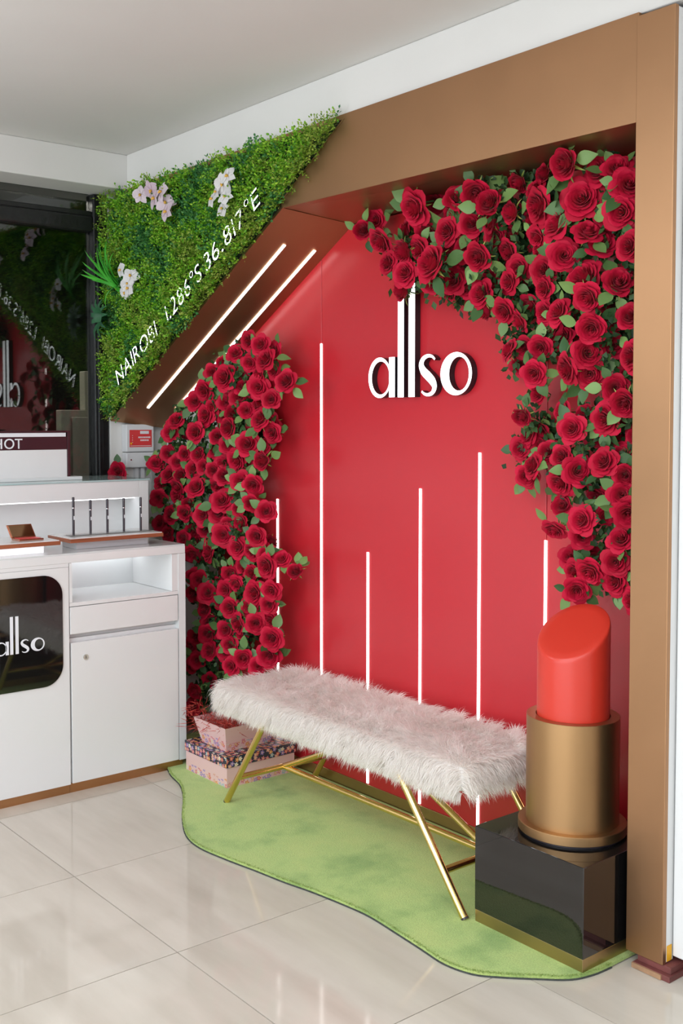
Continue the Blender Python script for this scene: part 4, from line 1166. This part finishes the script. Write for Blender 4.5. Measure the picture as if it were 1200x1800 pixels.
filler('ghij', 'garland_foliage', 'dense dark green leaves behind the roses of the right garland', 60)

# ------------------------------------------------------------------ hedge panel with lit writing
hp = thing('green_hedge', (-0.6, YF, 1.37), 'artificial green hedge panel above the slanted bronze edge', 'hedge')
HP = [(-1.405, 1.388), (0.215, 2.334), (-1.262, 2.340), (-1.400, 2.340)]
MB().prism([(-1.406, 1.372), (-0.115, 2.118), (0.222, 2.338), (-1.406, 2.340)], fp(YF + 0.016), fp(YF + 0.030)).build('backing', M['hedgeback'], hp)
def in_poly(x, z):
    line = np.interp(x, [-1.405, -0.117, 0.215], [1.374, 2.122, 2.334])
    return (z > line - 0.004) & (z < 2.338) & (x > -1.405)
def patch_noise(x, z):
    return np.sin(x * 9 + 1.3) * np.cos(z * 11 + x * 4) + 0.6 * np.sin(x * 21 - z * 17) + 0.5 * np.cos(z * 29 + x * 13)
LOB = []
ns = 5200
xs = rng.uniform(-1.405, 0.215, ns * 4); zs = rng.uniform(1.388, 2.338, ns * 4)
ok = in_poly(xs, zs); xs, zs = xs[ok][:ns], zs[ok][:ns]
ex_ = rng.uniform(-1.40, 0.20, 420)
xs = np.concatenate([xs, ex_]); zs = np.concatenate([zs, np.interp(ex_, [-1.405, -0.117, 0.215], [1.374, 2.122, 2.334]) + np.abs(rng.normal(0.006, 0.012, 420))]); ns = len(xs)
nz = patch_noise(xs, zs)
thick = 0.048 + 0.012 * nz
yb_ = YF + 0.012 - rng.random(ns) ** 0.7 * np.clip(thick, 0.02, 0.08)
S0 = np.stack([xs, yb_, zs], 1)
sd = unit(np.stack([rng.normal(0, 0.75, ns), -np.abs(rng.normal(0.55, 0.35, ns)), rng.normal(0.35, 0.7, ns)], 1))
# leaves keep clear of the letters' strokes only partly, so they stay half hidden
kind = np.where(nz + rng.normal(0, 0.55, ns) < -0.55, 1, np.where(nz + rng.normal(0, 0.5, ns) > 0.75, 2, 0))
line = np.interp(xs, [-1.405, -0.117, 0.215], [1.374, 2.122, 2.334])
kind = np.where((zs - line < 0.05) & (rng.random(ns) < 0.6), 2, kind)
Vs, Fs, Ms = [], [], []
base = 0
LN = 11
for li in range(LN):
    t = (li // 2) / 5.0
    ln_s = rng.uniform(0.030, 0.048, ns)[:, None]
    P3 = S0 + sd * (t * 0.042) + rng.normal(0, 0.0022, (ns, 3))
    axis2 = unit(np.cross(sd, np.array([0.3, -0.5, 0.8]) + rng.normal(0, 0.1, (ns, 3))))
    sgn = 1 if li % 2 == 0 else -1
    if li == LN - 1: dv = sd
    else: dv = unit(axis2 * sgn + sd * 0.7 + rng.normal(0, 0.3, (ns, 3)))
    nn = unit(np.array([0.25, -0.8, 0.55]) + rng.normal(0, 0.45, (ns, 3)))
    s_ = np.where(kind == 1, 1.15, np.where(kind == 2, 0.85, 1.0))
    V, F = leaf_cards(P3, dv, nn, rng.uniform(0.0095, 0.0140, ns) * s_, rng.uniform(0.0065, 0.0095, ns) * s_, 0.2)
    Vs.append(V); Fs.append(F + base); Ms.append(np.concatenate([kind, kind])); base += len(V)
V = np.concatenate(Vs)
V[:, 0] = np.maximum(V[:, 0], XL - 0.004 + 0.0)
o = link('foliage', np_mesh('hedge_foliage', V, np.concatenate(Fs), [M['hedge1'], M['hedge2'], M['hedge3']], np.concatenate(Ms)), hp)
o['kind'] = 'stuff'; o['label'] = 'dense small boxwood leaves'

# lit writing along the slant
hs = thing('hedge_sign', (-0.7, 0.83, 1.53), 'glowing white place name and coordinates climbing through the green hedge', 'sign')
slope = math.atan(0.573)
ux = np.array([math.cos(slope), 0, math.sin(slope)]); uy = np.array([-math.sin(slope), 0, math.cos(slope)]); uz = np.array([0, -1, 0])
def write(txt, x0, x1, size):
    cu = bpy.data.curves.new('t', 'FONT'); cu.size = size; ws = []
    for ch in txt:
        cu.body = ch
        ob = bpy.data.objects.new('t', cu); col.objects.link(ob)
        dg = bpy.context.evaluated_depsgraph_get(); dg.update()
        me = bpy.data.meshes.new_from_object(ob.evaluated_get(dg)); bpy.data.objects.remove(ob)
        xx = [v.co.x for v in me.vertices]
        ws.append((min(xx), max(xx)))
    gap = 0.012
    tot = sum(b - a for a, b in ws) + gap * (len(ws) - 1)
    L_ = (x1 - x0) / math.cos(slope); kx = L_ / tot
    s = 0
    for ch, (a, b) in zip(txt, ws):
        me = text_mesh(ch, size, 0.009, [M['hedgeletter'], M['blackside']], shear=0.12, bold=-0.0013)
        org = np.array([x0, 0.816, 1.807 + 0.573 * (x0 + 0.733)]) + ux * (s - a * kx)
        place_text('letter', me, hs, org, ux * kx, uy, uz)
        s += (b - a + gap) * kx
write('NAIROBI', -1.235, -0.895, 0.098)
write('1.286\u00b0S', -0.815, -0.555, 0.098)
write('36.817\u00b0E', -0.525, -0.170, 0.098)

# spiky grass tuft
def blade_mesh(bx_, tip, w_, sag):
    b = np.array(bx_); e = np.array(tip); m = MB(); V = []
    d = e - b; s_ = np.cross(d, [0, -1, 0]); s_ /= np.linalg.norm(s_)
    for i in range(6):
        t = i / 5
        c = b + d * t + np.array([0, -0.03 * math.sin(t * 3.1), -sag * t * t])
        ww = w_ * (1 - t) ** 0.6 * (0.6 + 0.4 * math.sin(min(1, t * 3) * 1.57))
        V += [tuple(c - s_ * ww), tuple(c + np.array([0, 0.0015, 0])), tuple(c + s_ * ww)]
    F = []
    for i in range(5):
        a = i * 3; F += [(a, a + 1, a + 4, a + 3), (a + 1, a + 2, a + 5, a + 4)]
    m.add(V, F); return m
tf = thing('grass_tuft', (-1.245, 0.80, 1.95), 'bright green spiky grass tuft in the hedge beside white orchids', 'grass')
for (ang, ln_) in ((98, .20), (86, .17), (74, .16), (108, .21), (118, .22), (126, .20), (134, .23), (141, .25), (148, .21), (154, .24), (160, .19), (112, .15), (92, .13), (130, .13), (60, .13), (166, .15), (270, .11), (104, .24), (122, .17), (145, .16)):
    a = math.radians(ang); x_ = -1.245 + rr_.uniform(-.018, .018); z_ = 1.945 + rr_.uniform(-.03, .02)
    tip = [x_ + math.cos(a) * ln_ * 1.15, 0.765 + rr_.uniform(-.02, .02), z_ + math.sin(a) * ln_ + 0.02]
    blade_mesh((x_, 0.815, z_), tip, 0.0075, 0.02).build('blade', M['blade'], tf, fix=False, smooth=True)
fn = thing('fern_sprig', (-1.34, 0.80, 1.80), 'dark green broad leaved sprig low on the left of the hedge', 'plant')
for (ang, ln_) in ((100, .10), (70, .09), (130, .10), (40, .08), (160, .08), (200, .07), (250, .10), (280, .09), (320, .07), (10, .07)):
    a = math.radians(ang)
    m = blade_mesh((-1.335, 0.806, 1.815), [-1.335 + math.cos(a) * ln_ * 1.1, 0.775, 1.815 + math.sin(a) * ln_], 0.016, 0.005)
    m.build('leaf', M['fern'], fn, fix=False, smooth=True)

# orchids
def orchid(name_label, pts_, mat, size):
    t = thing('orchid_spray', (pts_[-1][0], 0.80, pts_[-1][1]), name_label, 'orchid')
    tw = MB(); tw.tube([(x, 0.805, z) for x, z in pts_], 0.0022, 6); tw.build('stalk', M['dry'], t)
    for (x, z) in pts_:
        nd = unit(np.array([rr_.uniform(-0.2, 0.8), -1.0, rr_.uniform(-0.4, 0.4)])); e1 = unit(np.cross(nd, [0, 0, 1])); e2 = np.cross(e1, nd)
        c = np.array([x, 0.783 + rr_.uniform(-.008, .008), z]); sz = size * rr_.uniform(0.85, 1.1)
        m = MB(); a0 = rr_.uniform(0, 6.28)
        for q in range(5):
            a = a0 + q * 2 * math.pi / 5; ln_ = sz * (1.0 if q % 2 else 1.15); wd = sz * (0.62 if q in (1, 4) else 0.42)
            V = []
            for i in range(5):
                tt = i / 4; rad_ = ln_ * (0.08 + 0.92 * tt); w_ = wd * math.sin(math.pi * (0.12 + 0.88 * tt * 0.93)) * 0.95
                for s_ in (-1, 0, 1):
                    pu = rad_ * math.cos(a) - s_ * w_ * math.sin(a); pv = rad_ * math.sin(a) + s_ * w_ * math.cos(a)
                    dep = sz * (0.10 * tt - 0.25 * tt * tt + (0.10 if s_ else 0.0))
                    V.append(tuple(c + e1 * pu + e2 * pv + nd * dep))
            F = []
            for i in range(4):
                b = i * 3; F += [(b, b + 1, b + 4, b + 3), (b + 1, b + 2, b + 5, b + 4)]
            m.add(V, F)
        fl = m.build('flower', mat, t, fix=False, smooth=True)
        lp_ = MB(); lp_.tube([tuple(c + nd * 0.001), tuple(c + nd * sz * 0.22), tuple(c + nd * sz * 0.35 - e2 * sz * 0.22)], [sz * 0.12, sz * 0.16, sz * 0.05], 8)
        lp_.build('lip', M['orchidlip'], fl, smooth=True)
orchid('pale pink orchid spray high in the hedge near the ceiling beam', [(-0.985, 2.285), (-0.90, 2.290), (-0.855, 2.250), (-0.815, 2.270), (-0.795, 2.225), (-0.770, 2.185)], M['orchidpink'], 0.038)
orchid('white orchid spray at the upper right of the hedge above the numbers', [(-0.335, 2.248), (-0.378, 2.228), (-0.412, 2.205), (-0.436, 2.182), (-0.362, 2.180), (-0.372, 2.138)], M['orchidwhite'], 0.034)
orchid('white orchid spray beside the spiky grass tuft', [(-1.150, 2.000), (-1.075, 1.968), (-1.098, 1.938), (-1.085, 1.918), (-1.130, 1.905)], M['orchidwhite'], 0.036)
